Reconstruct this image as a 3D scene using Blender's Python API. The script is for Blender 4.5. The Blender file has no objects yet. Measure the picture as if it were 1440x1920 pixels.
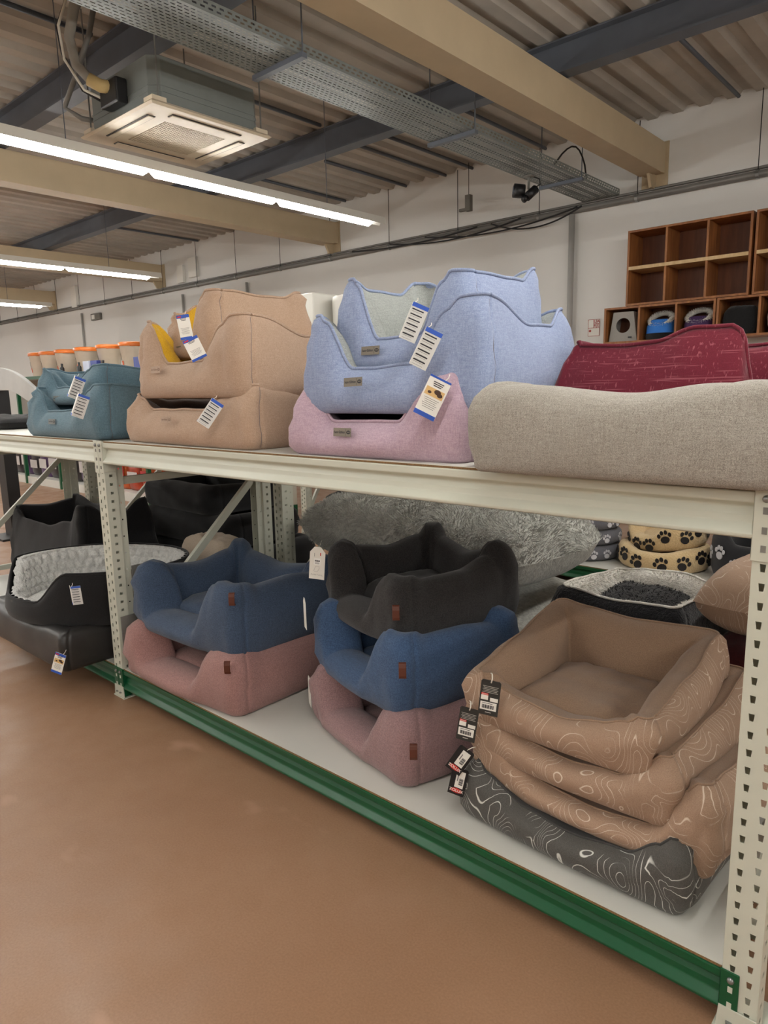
import bpy, bmesh, math, random
from mathutils import Vector, Matrix, noise, Euler
from math import sin, cos, pi, radians, sqrt, exp, atan2
rnd = random.Random(7)
S = bpy.context.scene
COL = S.collection

# ------------------------------------------------------------------ camera, light, exposure
F_PX = 1313.57
CAM = Vector((3.066, -1.5128, 1.45))
YAW, PITCH, ROLL = radians(41.9805), radians(10.0807), radians(-1.2307)
cam = bpy.data.cameras.new('camera'); cam.sensor_fit = 'VERTICAL'; cam.sensor_height = 36.0
cam.lens = 36.0 * F_PX / 1920.0; cam.clip_start = .05; cam.clip_end = 100
co = bpy.data.objects.new('camera', cam); COL.objects.link(co)
fwd = Vector((-sin(YAW)*cos(PITCH), cos(YAW)*cos(PITCH), -sin(PITCH)))
right = Vector((cos(YAW), sin(YAW), 0)); up = right.cross(fwd)
r2 = cos(ROLL)*right + sin(ROLL)*up; u2 = -sin(ROLL)*right + cos(ROLL)*up
m = Matrix((r2, u2, -fwd)).transposed().to_4x4(); m.translation = CAM
co.matrix_world = m
S.camera = co
w = bpy.data.worlds.new('world'); S.world = w; w.use_nodes = True
w.node_tree.nodes['Background'].inputs[0].default_value = (.8, .85, .9, 1)
w.node_tree.nodes['Background'].inputs[1].default_value = .15
S.view_settings.view_transform = 'Standard'; S.view_settings.look = 'None'
S.view_settings.exposure = 0.0; S.view_settings.gamma = 1.0; S.view_settings.use_curve_mapping = False
TUBE_STRENGTH = 58.0
TUBE_COLOR = (1.0, .98, .935, 1)
S.cycles.max_bounces = 7; S.cycles.diffuse_bounces = 4; S.cycles.glossy_bounces = 2; S.cycles.adaptive_threshold = .03

# ------------------------------------------------------------------ materials
MATS = {}
def nodes_of(name):
    mt = bpy.data.materials.new(name); mt.use_nodes = True
    nt = mt.node_tree
    return mt, nt, nt.nodes['Principled BSDF']
def lin(c):
    return tuple(((x/12.92) if x <= .04045 else ((x+.055)/1.055)**2.4) for x in (v/255 for v in c)) + (1,)
def N(nt, typ, **kw):
    n = nt.nodes.new(typ)
    for k, v in kw.items():
        if k in n.inputs: n.inputs[k].default_value = v
        else: setattr(n, k, v)
    return n
def mapped(nt, scale, kind='Object', rot=(0, 0, 0)):
    tc = N(nt, 'ShaderNodeTexCoord'); mp = N(nt, 'ShaderNodeMapping')
    mp.inputs['Scale'].default_value = scale; mp.inputs['Rotation'].default_value = rot
    nt.links.new(tc.outputs[kind], mp.inputs['Vector']); return mp.outputs[0]
def mixc(nt, fac, a, b, blend='MIX'):
    mx = N(nt, 'ShaderNodeMix', data_type='RGBA', blend_type=blend)
    if isinstance(fac, (int, float)): mx.inputs[0].default_value = fac
    else: nt.links.new(fac, mx.inputs[0])
    for i, c in ((6, a), (7, b)):
        if isinstance(c, tuple): mx.inputs[i].default_value = c
        else: nt.links.new(c, mx.inputs[i])
    return mx.outputs[2]
def noisef(nt, vec, scale, detail=2, rough=.5, lo=None, hi=None):
    n = N(nt, 'ShaderNodeTexNoise'); n.inputs['Scale'].default_value = scale
    n.inputs['Detail'].default_value = detail; n.inputs['Roughness'].default_value = rough
    if vec is not None: nt.links.new(vec, n.inputs['Vector'])
    if lo is None: return n.outputs[0]
    mr = N(nt, 'ShaderNodeMapRange'); mr.inputs[1].default_value = lo; mr.inputs[2].default_value = hi
    nt.links.new(n.outputs[0], mr.inputs[0]); return mr.outputs[0]
def bump(nt, b, h, strength=.3, dist=.002):
    bp = N(nt, 'ShaderNodeBump'); bp.inputs['Strength'].default_value = strength; bp.inputs['Distance'].default_value = dist
    nt.links.new(h, bp.inputs['Height']); nt.links.new(bp.outputs[0], b.inputs['Normal']); return bp
def plain(name, c, rough=.5, metal=0.0, var=.08, spec=.5, vscale=3):
    if name in MATS: return MATS[name]
    mt, nt, b = nodes_of(name); col = lin(c)
    dark = tuple(v*(1-var*2) for v in col[:3]) + (1,)
    f = noisef(nt, mapped(nt, (1, 1, 1)), vscale, 4, .6, .35, .7)
    nt.links.new(mixc(nt, f, dark, col), b.inputs['Base Color'])
    b.inputs['Roughness'].default_value = rough; b.inputs['Metallic'].default_value = metal
    b.inputs['Specular IOR Level'].default_value = spec
    MATS[name] = mt; return mt
def flat(name, c, rough=.6):
    if name in MATS: return MATS[name]
    mt, nt, b = nodes_of(name); b.inputs['Base Color'].default_value = lin(c); b.inputs['Roughness'].default_value = rough
    MATS[name] = mt; return mt
def fabric(name, c1, c2, streak=.5, fine=500, bs=.35, rough=.92, sheen=.15):
    """woven melange: c1 light thread, c2 dark thread"""
    if name in MATS: return MATS[name]
    mt, nt, b = nodes_of(name); a, d = lin(c1), lin(c2)
    h = noisef(nt, mapped(nt, (38, 38, 360)), 1.0, 2, .6, .40, .62)
    v = noisef(nt, mapped(nt, (300, 300, 26)), 1.0, 2, .6, .40, .62)
    g = noisef(nt, mapped(nt, (1, 1, 1)), fine*.7, 2, .6, .36, .64)
    big = noisef(nt, mapped(nt, (1, 1, 1)), 7, 3, .5, .3, .75)
    mid = tuple((x+y)/2 for x, y in zip(a, d))
    base = mixc(nt, g, d, a)
    st = mixc(nt, h, d, a); sv = mixc(nt, v, d, a)
    thread = mixc(nt, .5, st, sv)
    c = mixc(nt, streak, base, thread)
    c2_ = mixc(nt, big, tuple(x*.9 for x in mid[:3]) + (1,), c)
    c3 = mixc(nt, .75, c2_, c)
    nt.links.new(c3, b.inputs['Base Color'])
    b.inputs['Roughness'].default_value = rough; b.inputs['Specular IOR Level'].default_value = .2
    b.inputs['Sheen Weight'].default_value = sheen; b.inputs['Sheen Roughness'].default_value = .6
    bump(nt, b, noisef(nt, mapped(nt, (1, 1, 1)), fine*1.4, 2, .6), bs, .0015)
    MATS[name] = mt; return mt
def crosshatch(name, base, thread, amount=.55):
    """plain cloth with sparse light slub threads running both ways"""
    if name in MATS: return MATS[name]
    mt, nt, b = nodes_of(name)
    h = noisef(nt, mapped(nt, (9, 9, 210)), 1.0, 1, .5, .60, .72)
    v = noisef(nt, mapped(nt, (170, 170, 9)), 1.0, 1, .5, .62, .74)
    mx = N(nt, 'ShaderNodeMath', operation='MAXIMUM'); nt.links.new(h, mx.inputs[0]); nt.links.new(v, mx.inputs[1])
    ml = N(nt, 'ShaderNodeMath', operation='MULTIPLY'); ml.inputs[1].default_value = amount; nt.links.new(mx.outputs[0], ml.inputs[0])
    g = noisef(nt, mapped(nt, (1, 1, 1)), 480, 2, .6, .3, .7)
    bc = mixc(nt, g, tuple(x*.72 for x in lin(base)[:3]) + (1,), lin(base))
    nt.links.new(mixc(nt, ml.outputs[0], bc, lin(thread)), b.inputs['Base Color'])
    b.inputs['Roughness'].default_value = .9; b.inputs['Specular IOR Level'].default_value = .2
    b.inputs['Sheen Weight'].default_value = .15
    bump(nt, b, noisef(nt, mapped(nt, (1, 1, 1)), 600, 2, .6), .35, .0015)
    MATS[name] = mt; return mt
def contour(name, base, dark, line):
    """cloth printed with pale contour lines"""
    if name in MATS: return MATS[name]
    mt, nt, b = nodes_of(name)
    n = N(nt, 'ShaderNodeTexNoise'); n.inputs['Scale'].default_value = 1.0; n.inputs['Detail'].default_value = 1.0
    n.inputs['Roughness'].default_value = .3; n.inputs['Distortion'].default_value = .5
    nt.links.new(mapped(nt, (7.5, 7.5, 4.6)), n.inputs['Vector'])
    k = N(nt, 'ShaderNodeMath', operation='MULTIPLY'); k.inputs[1].default_value = 21.0; nt.links.new(n.outputs[0], k.inputs[0])
    fr = N(nt, 'ShaderNodeMath', operation='PINGPONG'); fr.inputs[1].default_value = .5; nt.links.new(k.outputs[0], fr.inputs[0])
    mr = N(nt, 'ShaderNodeMapRange'); mr.inputs[1].default_value = .02; mr.inputs[2].default_value = .05
    mr.inputs[3].default_value = 1; mr.inputs[4].default_value = 0; nt.links.new(fr.outputs[0], mr.inputs[0])
    brk = noisef(nt, mapped(nt, (1, 1, 1)), 11, 1, .5, .36, .46)
    ml = N(nt, 'ShaderNodeMath', operation='MULTIPLY'); nt.links.new(mr.outputs[0], ml.inputs[0]); nt.links.new(brk, ml.inputs[1])
    g = noisef(nt, mapped(nt, (1, 1, 1)), 520, 2, .6, .3, .7)
    bc = mixc(nt, g, lin(dark), lin(base))
    nt.links.new(mixc(nt, ml.outputs[0], bc, lin(line)), b.inputs['Base Color'])
    b.inputs['Roughness'].default_value = .75; b.inputs['Specular IOR Level'].default_value = .3; b.inputs['Sheen Weight'].default_value = .1
    bump(nt, b, noisef(nt, mapped(nt, (1, 1, 1)), 650, 2, .6), .3, .0012)
    MATS[name] = mt; return mt
def plush(name, c1, c2, scale=120):
    if name in MATS: return MATS[name]
    mt, nt, b = nodes_of(name)
    f = noisef(nt, mapped(nt, (1, 1, 1)), scale, 3, .7, .3, .7)
    f2 = noisef(nt, mapped(nt, (1, 1, 1)), 9, 3, .6, .3, .7)
    c = mixc(nt, f, lin(c2), lin(c1)); c = mixc(nt, .35, c, mixc(nt, f2, lin(c2), lin(c1)))
    nt.links.new(c, b.inputs['Base Color']); b.inputs['Roughness'].default_value = 1.0
    b.inputs['Specular IOR Level'].default_value = .1; b.inputs['Sheen Weight'].default_value = .3
    bump(nt, b, f, .7, .006); MATS[name] = mt; return mt
def floor_mat():
    mt, nt, b = nodes_of('polished_clay_floor')
    o = mapped(nt, (1, 1, 1))
    big = noisef(nt, o, .9, 5, .62, .32, .68)
    sm = noisef(nt, o, 6, 4, .6, .35, .7)
    sp = noisef(nt, o, 160, 2, .5, .3, .7)
    c = mixc(nt, big, lin((142, 107, 81)), lin((158, 124, 98)))
    c = mixc(nt, sm, c, mixc(nt, .5, c, lin((148, 110, 80))))
    c = mixc(nt, .18, c, mixc(nt, sp, lin((108, 80, 60)), lin((172, 138, 112))))
    stain = noisef(nt, mapped(nt, (1.0, 1.6, 1)), 2.3, 3, .5, .66, .74)
    c = mixc(nt, stain, c, lin((170, 134, 110)))
    nt.links.new(c, b.inputs['Base Color'])
    rr = N(nt, 'ShaderNodeMapRange'); rr.inputs[3].default_value = .34; rr.inputs[4].default_value = .52
    nt.links.new(sm, rr.inputs[0]); nt.links.new(rr.outputs[0], b.inputs['Roughness'])
    b.inputs['Specular IOR Level'].default_value = .45
    bump(nt, b, sm, .03, .01); return mt
def wood(name, c1, c2, rot=(0, 0, 0)):
    if name in MATS: return MATS[name]
    mt, nt, b = nodes_of(name)
    f = noisef(nt, mapped(nt, (22, 22, 2.2), rot=rot), 1.0, 4, .6, .3, .7)
    k = noisef(nt, mapped(nt, (3, 3, 3)), 1.0, 2, .5, .4, .7)
    c = mixc(nt, f, lin(c2), lin(c1)); c = mixc(nt, k, c, mixc(nt, .5, c, lin(c2)))
    nt.links.new(c, b.inputs['Base Color']); b.inputs['Roughness'].default_value = .55
    bump(nt, b, f, .1, .002); MATS[name] = mt; return mt
def emit(name, c, s):
    mt, nt, b = nodes_of(name); b.inputs['Base Color'].default_value = (.9, .9, .9, 1)
    b.inputs['Emission Color'].default_value = c; b.inputs['Emission Strength'].default_value = s
    MATS[name] = mt; return mt

RACK = plain('ivory_rack_paint', (200, 202, 187), .42, 0, .02)
GREEN = plain('green_beam_paint', (6, 80, 46), .32, 0, .05)
BOARDW = plain('white_laminate', (212, 211, 203), .38, 0, .02)
CHIP = plain('particle_board_edge', (142, 108, 70), .9, 0, .25, vscale=300)
STEEL = plain('zinc_steel', (150, 152, 150), .35, .8, .06)
DARKSTEEL = plain('blue_grey_steel', (96, 102, 112), .5, .1, .08)
GALV = plain('galvanised_sheet', (128, 134, 132), .45, .35, .08)
CREAM = plain('cream_beam_paint', (190, 172, 142), .6, 0, .05)
WALLM = plain('painted_wall', (226, 225, 221), .85, 0, .02, vscale=.8)
BLACKP = plain('black_plastic', (22, 22, 24), .45)
WHITEP = plain('white_plastic', (226, 224, 216), .4, 0, .02)
CABLE = plain('black_cable', (24, 23, 24), .6)
PIPE = plain('grey_conduit', (128, 126, 122), .45, .2, .08)
PAPER = flat('tag_paper', (232, 230, 222)); PAPERG = flat('tag_paper_inside', (205, 204, 200))
BLUEP = flat('tag_blue', (42, 84, 178)); INK = flat('tag_ink', (26, 24, 34)); GREYINK = flat('tag_grey_ink', (120, 118, 116))
REDP = flat('tag_red', (206, 40, 34)); DARKTAG = flat('tag_charcoal', (46, 45, 42)); BLACKTAG = flat('tag_black', (22, 20, 22))
STRING = flat('white_cord', (226, 222, 210), .9)
LEATHER = plain('brown_leather', (92, 44, 26), .5, 0, .12)
LPIPE = plain('light_conduit', (176, 174, 170), .45)
THREAD = plain('seam_thread', (112, 104, 104), .9)
SHADE = plain('shade_grey', (120, 118, 112), .7)

# ------------------------------------------------------------------ mesh helpers
def link(name, me, mat, parent=None):
    o = bpy.data.objects.new(name, me); COL.objects.link(o)
    if mat is not None:
        for k in (mat if isinstance(mat, (list, tuple)) else [mat]): me.materials.append(k)
    if parent is not None: o.parent = parent
    return o
def mesh(name, V, Fc, mat, parent=None, smooth=False, mi=None):
    me = bpy.data.meshes.new(name); me.from_pydata([tuple(v) for v in V], [], Fc)
    if mi: me.polygons.foreach_set('material_index', mi)
    if smooth: me.polygons.foreach_set('use_smooth', [True]*len(me.polygons))
    me.update(); return link(name, me, mat, parent)
def tag(o, label=None, cat=None, group=None, kind=None):
    if label: o['label'] = label
    if cat: o['category'] = cat
    if group: o['group'] = group
    if kind: o['kind'] = kind
    return o
def empty(name, loc=(0, 0, 0), rz=0, label=None, cat=None, group=None):
    o = bpy.data.objects.new(name, None); COL.objects.link(o)
    o.location = loc; o.rotation_euler = (0, 0, rz); o.empty_display_size = .05
    tag(o, label, cat, group); return o
class MB:
    def __init__(s): s.v = []; s.f = []; s.sm = []
    def add(s, V, Fc):
        n = len(s.v); s.v += [tuple(p) for p in V]; s.f += [tuple(i+n for i in f) for f in Fc]; return s
    def box(s, a, b, M=None):
        x0, y0, z0 = a; x1, y1, z1 = b
        V = [Vector(p) for p in ((x0,y0,z0),(x1,y0,z0),(x1,y1,z0),(x0,y1,z0),(x0,y0,z1),(x1,y0,z1),(x1,y1,z1),(x0,y1,z1))]
        if M is not None: V = [M @ p for p in V]
        return s.add(V, [(0,3,2,1),(4,5,6,7),(0,1,5,4),(1,2,6,5),(2,3,7,6),(3,0,4,7)])
    def tube(s, pts, r, n=8, closed=False, cap=True):
        pts = [Vector(p) for p in pts]; L = len(pts); rings = []; upv = Vector((0, 0, 1)); prev = None
        rr = r if isinstance(r, (list, tuple)) else [r]*L
        for i, p in enumerate(pts):
            if closed: t = pts[(i+1) % L] - pts[i-1]
            else: t = pts[min(i+1, L-1)] - pts[max(i-1, 0)]
            if t.length < 1e-9: t = Vector((0, 0, 1))
            t.normalize()
            if prev is None:
                a = t.cross(upv)
                if a.length < .05: a = t.cross(Vector((1, 0, 0)))
            else: a = prev - t*prev.dot(t)
            a.normalize(); prev = a; b = t.cross(a)
            rings.append([p + (a*cos(2*pi*k/n) + b*sin(2*pi*k/n))*rr[i] for k in range(n)])
        base = len(s.v); s.v += [tuple(q) for rg in rings for q in rg]
        for i in range(L if closed else L-1):
            j = (i+1) % L
            for k in range(n):
                k2 = (k+1) % n; s.f.append((base+i*n+k, base+i*n+k2, base+j*n+k2, base+j*n+k))
        if cap and not closed:
            s.f.append(tuple(base+k for k in range(n))[::-1]); s.f.append(tuple(base+(L-1)*n+k for k in range(n)))
        return s
    def lathe(s, prof, n=24, c=(0, 0, 0), a0=0, a1=2*pi, sx=1, sy=1):
        full = abs(a1-a0-2*pi) < 1e-6; m_ = n if full else n+1; base = len(s.v)
        for (r, z) in prof:
            for k in range(m_):
                a = a0+(a1-a0)*k/n; s.v.append((c[0]+r*cos(a)*sx, c[1]+r*sin(a)*sy, c[2]+z))
        for i in range(len(prof)-1):
            for k in range(n):
                k2 = (k+1) % m_; s.f.append((base+i*m_+k, base+i*m_+k2, base+(i+1)*m_+k2, base+(i+1)*m_+k))
        return s
    def prism(s, poly, y0, y1, axis='y'):
        """poly in (x,z) extruded along y, or (y,z) along x, or (x,y) along z"""
        n = len(poly); base = len(s.v)
        for t in (y0, y1):
            for (a, b) in poly: s.v.append((a, t, b) if axis == 'y' else ((t, a, b) if axis == 'x' else (a, b, t)))
        for k in range(n): k2 = (k+1) % n; s.f.append((base+k, base+k2, base+n+k2, base+n+k))
        s.f.append(tuple(base+k for k in range(n))[::-1]); s.f.append(tuple(base+n+k for k in range(n))); return s
    def build(s, name, mat, parent=None, smooth=False):
        o = mesh(name, s.v, s.f, mat, parent, smooth)
        bm = bmesh.new(); bm.from_mesh(o.data); bmesh.ops.recalc_face_normals(bm, faces=bm.faces); bm.to_mesh(o.data); bm.free()
        return o
def bevel(o, wdt=.004, seg=2):
    md = o.modifiers.new('bevel', 'BEVEL'); md.width = wdt; md.segments = seg; md.limit_method = 'ANGLE'; return o
def struct(o): o['kind'] = 'structure'; return o
def arc(c, r, a0, a1, n, plane='xz'):
    out = []
    for k in range(n+1):
        a = a0+(a1-a0)*k/n
        if plane == 'xz': out.append((c[0]+r*cos(a), c[1], c[2]+r*sin(a)))
        elif plane == 'yz': out.append((c[0], c[1]+r*cos(a), c[2]+r*sin(a)))
        else: out.append((c[0]+r*cos(a), c[1]+r*sin(a), c[2]))
    return out
def perf(L0, L1, cols, wid, pitch, hl, taper=0, skip=()):
    """sheet in (s,c): s along length, c across; cols = (c0,c1,offset); returns V,F"""
    V = []; Fc = []
    def q(a, b, c, d): n = len(V); V.extend((a, b, c, d)); Fc.append((n, n+1, n+2, n+3))
    edges = [0.0]
    for c0, c1, off in cols: edges += [c0, c1]
    edges.append(wid)
    for i in range(0, len(edges), 2): q((L0, edges[i]), (L1, edges[i]), (L1, edges[i+1]), (L0, edges[i+1]))
    for c0, c1, off in cols:
        s = L0; h = L0 + off
        while h + hl < L1:
            q((s, c0), (h, c0), (h, c1), (s, c1))
            if taper:
                n = len(V); V.extend(((h, c0), (h, c0+taper), (h+hl, c0))); Fc.append((n, n+1, n+2))
                n = len(V); V.extend(((h, c1), (h+hl, c1), (h, c1-taper))); Fc.append((n, n+1, n+2))
            s = h + hl; h += pitch
        q((s, c0), (L1, c0), (L1, c1), (s, c1))
    return V, Fc
def text(name, body, size, mat, parent, M, bold=.0, squash=1.0, align='CENTER'):
    cu = bpy.data.curves.new('txt', 'FONT'); cu.body = body; cu.size = size; cu.align_x = align; cu.align_y = 'CENTER'; cu.offset = bold
    t = bpy.data.objects.new('txt', cu); COL.objects.link(t); bpy.context.view_layer.update()
    me = bpy.data.meshes.new_from_object(t.evaluated_get(bpy.context.evaluated_depsgraph_get())); me.name = name
    bpy.data.objects.remove(t); bpy.data.curves.remove(cu)
    me.transform(M @ Matrix.Scale(squash, 4, (1, 0, 0))); me.materials.clear()
    return link(name, me, mat, parent)

# ------------------------------------------------------------------ setting
floor = struct(MB().box((-26, -9, -.1), (9, 6, 0)).build('floor', floor_mat()))
JOINT = plain('floor_joint', (98, 62, 44), .8)
for k, (x0, y0, x1, y1) in enumerate(((-5.2, -9, -5.192, 6), (3.9, -9, 3.908, -1.9), (-26, -2.35, 9, -2.342))):
    MB().box((x0, y0, 0), (x1, y1, .0012)).build('joint', JOINT, floor)
struct(MB().box((-26, 6, 0), (9, 6.2, 4.2)).build('wall_back', WALLM))
struct(MB().box((-26.2, -9, 0), (-26, 6, 4.2)).build('wall_left', WALLM))
struct(MB().box((9, -9, 0), (9.2, 6, 4.2)).build('wall_right', WALLM))
struct(MB().box((-26, -9.2, 0), (9, -9, 4.2)).build('wall_front', WALLM))
# corrugated deck, ribs across the building (along Y)
prof = []; x = -26.0
while x < 9: prof += [(x, 4.04), (x+.10, 4.04), (x+.135, 4.085), (x+.215, 4.085)]; x += .25
V = []; Fc = []
for (a, b) in prof: V += [(a, -9, b), (a, 6.02, b)]
for i in range(len(prof)-1): Fc.append((2*i, 2*i+1, 2*i+3, 2*i+2))
struct(mesh('ceiling', V, Fc, plain('corrugated_deck', (186, 180, 170), .7, 0, .1, vscale=2)))
# steel purlins along X
for k, y in enumerate((-5.8, -3.35, -.95, 1.45, 3.87)):
    P = [(y-.07, 3.8), (y+.07, 3.8), (y+.07, 3.815), (y+.01, 3.82), (y+.01, 4.02), (y+.07, 4.024), (y+.07, 4.036), (y-.07, 4.036), (y-.07, 4.024), (y-.01, 4.02), (y-.01, 3.82), (y-.07, 3.815)]
    o = MB().prism(P, -26, 9, 'x').build('steel_purlin', DARKSTEEL)
    tag(o, ['blue grey steel purlin far behind the camera', 'blue grey steel purlin behind the camera', 'blue grey steel purlin over the aisle floor', 'blue grey steel purlin above the air conditioner', 'blue grey steel purlin nearest the back wall'][k], 'beam', 'steel purlins under the roof')
# cream frame beams along Y
for k, x in enumerate((4.65, 0, -4.65, -9.3, -13.95, -18.6)):
    r = empty('frame_beam', (x, 6, 3.5), 0, ['cream frame beam to the right of the picture', 'wide cream beam above the crates, running to the wall', 'cream beam behind the nearest light row', 'cream beam behind the second light row', 'cream beam beyond the third light row', 'farthest cream beam near the end wall'][k], 'beam', 'cream roof frame beams')
    MB().prism([(0, 0), (.2, 0), (.2, .015), (.2, .27), (.2, .285), (0, .285)], -15, -.001).build('beam_body', CREAM, r)
    MB().box((-.012, -15, -.012), (.212, -.12, .0)).build('bottom_flange', CREAM, r)
    MB().prism([(-.12, -.13), (-.002, -.13), (-.002, 0), (-.20, 0)], .085, .115, 'x').build('gusset', CREAM, r)
    MB().box((-.03, -.02, -.14), (.23, -.001, .3)).build('end_plate', CREAM, r)

# ------------------------------------------------------------------ fluorescent rows
TUBE = emit('fluorescent_tube', TUBE_COLOR, TUBE_STRENGTH)
def light_row(x, z, yend, ystart, label):
    r = empty('light_row', (x, yend, z), 0, label, 'light', 'fluorescent light rows')
    L = yend - ystart
    h = MB().prism([(-.046, .016), (-.042, .016), (-.030, .036), (.030, .036), (.042, .016), (.046, .016), (.032, .085), (-.032, .085)], -L, .16).build('housing', WHITEP, r)
    y = 0.0; i = 0
    tm = None
    while y - 1.2 > -L:
        if tm is None:
            b = MB(); n = 10
            pts = [(-.0, -1.185+.02, .0), (0, -1.185+.05, 0), (0, -.05, 0), (0, -.02, 0)]
            b.tube([(0, -1.18, .012), (0, -1.15, .006), (0, -.05, .006), (0, -.02, .012)], [.016, .032, .032, .016], 12)
            o = b.build('tube', TUBE, r, True); tm = o.data; o.location.y = y
        else:
            o = bpy.data.objects.new('tube', tm); COL.objects.link(o); o.parent = r; o.location.y = y
        y -= 1.2
    for yy in (-.6, -3.0, -5.4, -7.8):
        if yy > -L: MB().tube([(0, yy, .08), (0, yy, 4.04 - z)], .0035, 6).build('hanger_wire', DARKSTEEL, r)
for k, (x, ye) in enumerate(((6.9, 3.9), (2.75, 3.9), (-1.84, 3.85), (-6.2, 3.98), (-10.4, 4.25), (-14.8, 4.25), (-19.2, 4.25))):
    light_row(x, 3.03, ye, -8.6, ['fluorescent row to the far right, out of the picture', 'fluorescent row straight above the pet bed rack', 'nearest visible fluorescent row, below the air conditioner', 'second visible fluorescent row from the front', 'third visible fluorescent row, short at the left edge', 'fluorescent row near the far end, fifth along', 'last fluorescent row near the end wall'][k])

# ------------------------------------------------------------------ rack parts
def upright(parent, x0, y0, height, facing, wdt=.075, name='upright', foot=True):
    """C section post; front face at y0 looking to -Y (facing=-1) or +Y (facing=1); occupies x0..x0+wdt"""
    s = -facing
    o_pitch = .04; parts = []
    mid = wdt/2
    V, Fc = perf(.012, height, [(.014, .026, .018), (wdt-.026, wdt-.014, .036)], wdt, o_pitch, .0165, .002)
    MBo = MB()
    MBo.add([(x0+c, y0, z) for z, c in V], Fc)
    for xs, off in ((x0, 0), (x0+wdt, 0)):
        V2, F2 = perf(.012, height, [(.02, .034, .02)], .055, .04, .012)
        MBo.add([(xs, y0+s*c, z) for z, c in V2], F2)
        sg = 1 if xs > x0 else -1
        V3, F3 = perf(.012, height, [(.012, .019, .05)], .035, .08, .007)
        xi = xs - sg*.012
        MBo.add([(xs, y0+s*.055, .012), (xi, y0+s*.057, .012), (xi, y0+s*.057, height), (xs, y0+s*.055, height)], [(0, 1, 2, 3)])
        MBo.add([(xi, y0+s*(.057+c), z) for z, c in V3], F3)
    o = MBo.build(name, RACK, parent); md = o.modifiers.new('sheet', 'SOLIDIFY'); md.thickness = .002; md.offset = 0
    if foot:
        f = MB().box((x0-.012, min(y0-s*.012, y0+s*.13), 0), (x0+wdt+.012, max(y0-s*.012, y0+s*.13), .005))
        f.prism([(x0-.006, .005), (x0+wdt+.006, .005), (x0+wdt+.002, .06), (x0-.002, .06)], y0-s*.004, y0-s*.008)
        f.build('foot_plate', RACK, parent)
        b = MB()
        for dx in (.022, .053): b.lathe([(.0, .0), (.007, 0), (.007, .004), (0, .004)], 8, (x0+dx, y0-s*.01, .025))
        b.build('bolt', STEEL, parent)
    return o
def beam_profile(f, top):
    return [(0, top), (0, top-.022), (.017*f, top-.031), (.019*f, top-.036), (.012*f, top-.05), (.010*f, top-.066), (-.006*f, top-.086), (-.004*f, top-.094), (.006*f, top-.097), (.04*f, top-.097), (.04*f, top)]
def beam(parent, x0, x1, y0, top, f, mat, conn=True, name='beam'):
    """f=+1 front beam (faces -Y), -1 rear beam"""
    P = [(y0+a, b) for a, b in beam_profile(f, top)]
    o = MB().prism(P, x0, x1, 'x').build(name, mat, parent); bevel(o, .003, 2)
    if conn:
        for xs, sgn in ((x0, -1), (x1, 1)):
            c = MB(); xa, xb = sorted((xs - sgn*.004, xs + sgn*.0365))
            ya, yb = sorted((y0-f*.005, y0-f*.001)); c.box((xa, ya, top-.140), (xb, yb, top+.008))
            xa2, xb2 = sorted((xs, xs - sgn*.004)); ya2, yb2 = sorted((y0-f*.005, y0+f*.05)); c.box((xa2, ya2, top-.135), (xb2, yb2, top+.004))
            co_ = c.build('end_connector', mat, parent); bevel(co_, .0025, 2)
            sl = MB()
            for dz in (.035, .075, .112): sl.box((xs+sgn*.014, y0-f*.0062, top-dz-.008), (xs+sgn*.024, y0-f*.0048, top-dz+.006))
            sl.build('hook_slot', SHADE if mat is RACK else RACK, co_)
            bt = MB().lathe([(0, -.002), (.008, -.002), (.0075, .003), (.004, .006), (0, .0065)], 12)
            bo = bt.build('bolt', STEEL, co_, True); bo.rotation_euler = (radians(90)*f, 0, 0); bo.location = (xs+sgn*.019, y0-f*.006, top-.012)
    return o
def rack_frame(x, y0, depth, h, label, group):
    r = empty('rack_frame', (x, y0, 0), 0, label, 'rack', group)
    upright(r, 0, 0, h, -1); upright(r, 0, depth, h, 1)
    xm = .0375
    def bar(ya, za, yb, zb):
        d = Vector((0, yb-ya, zb-za)); L = d.length; d.normalize(); n_ = Vector((0, -d.z, d.y))
        a = Vector((xm, ya, za)); M = Matrix((Vector((1, 0, 0)), d, n_)).transposed().to_4x4(); M.translation = a
        MB().box((-.012, 0, -.018), (.012, L, .018), M).build('brace', RACK, r)
    bar(.09, h-.19, depth-.09, h-.19); bar(.09, .28, depth-.09, h-.26); bar(.09, .2, depth-.09, .2)
    return r
H = 1.236
G = 'shelving rack frames'
rack_frame(-.075, 0, .95, H, 'perforated ivory rack frame between the two bays', G)
rack_frame(2.70, 0, .95, H, 'perforated ivory rack frame at the right edge of the picture', G)
rack_frame(-2.45, 0, .95, H, 'perforated ivory rack frame at the left end of the left bay', G)
rack_frame(-.075, 1.03, .95, H, 'ivory rack frame back to back behind the middle frame', G)
rack_frame(2.70, 1.03, .95, H, 'ivory rack frame back to back behind the right frame', G)
rack_frame(-2.45, 1.03, .95, H, 'ivory rack frame back to back behind the left end frame', G)
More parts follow.
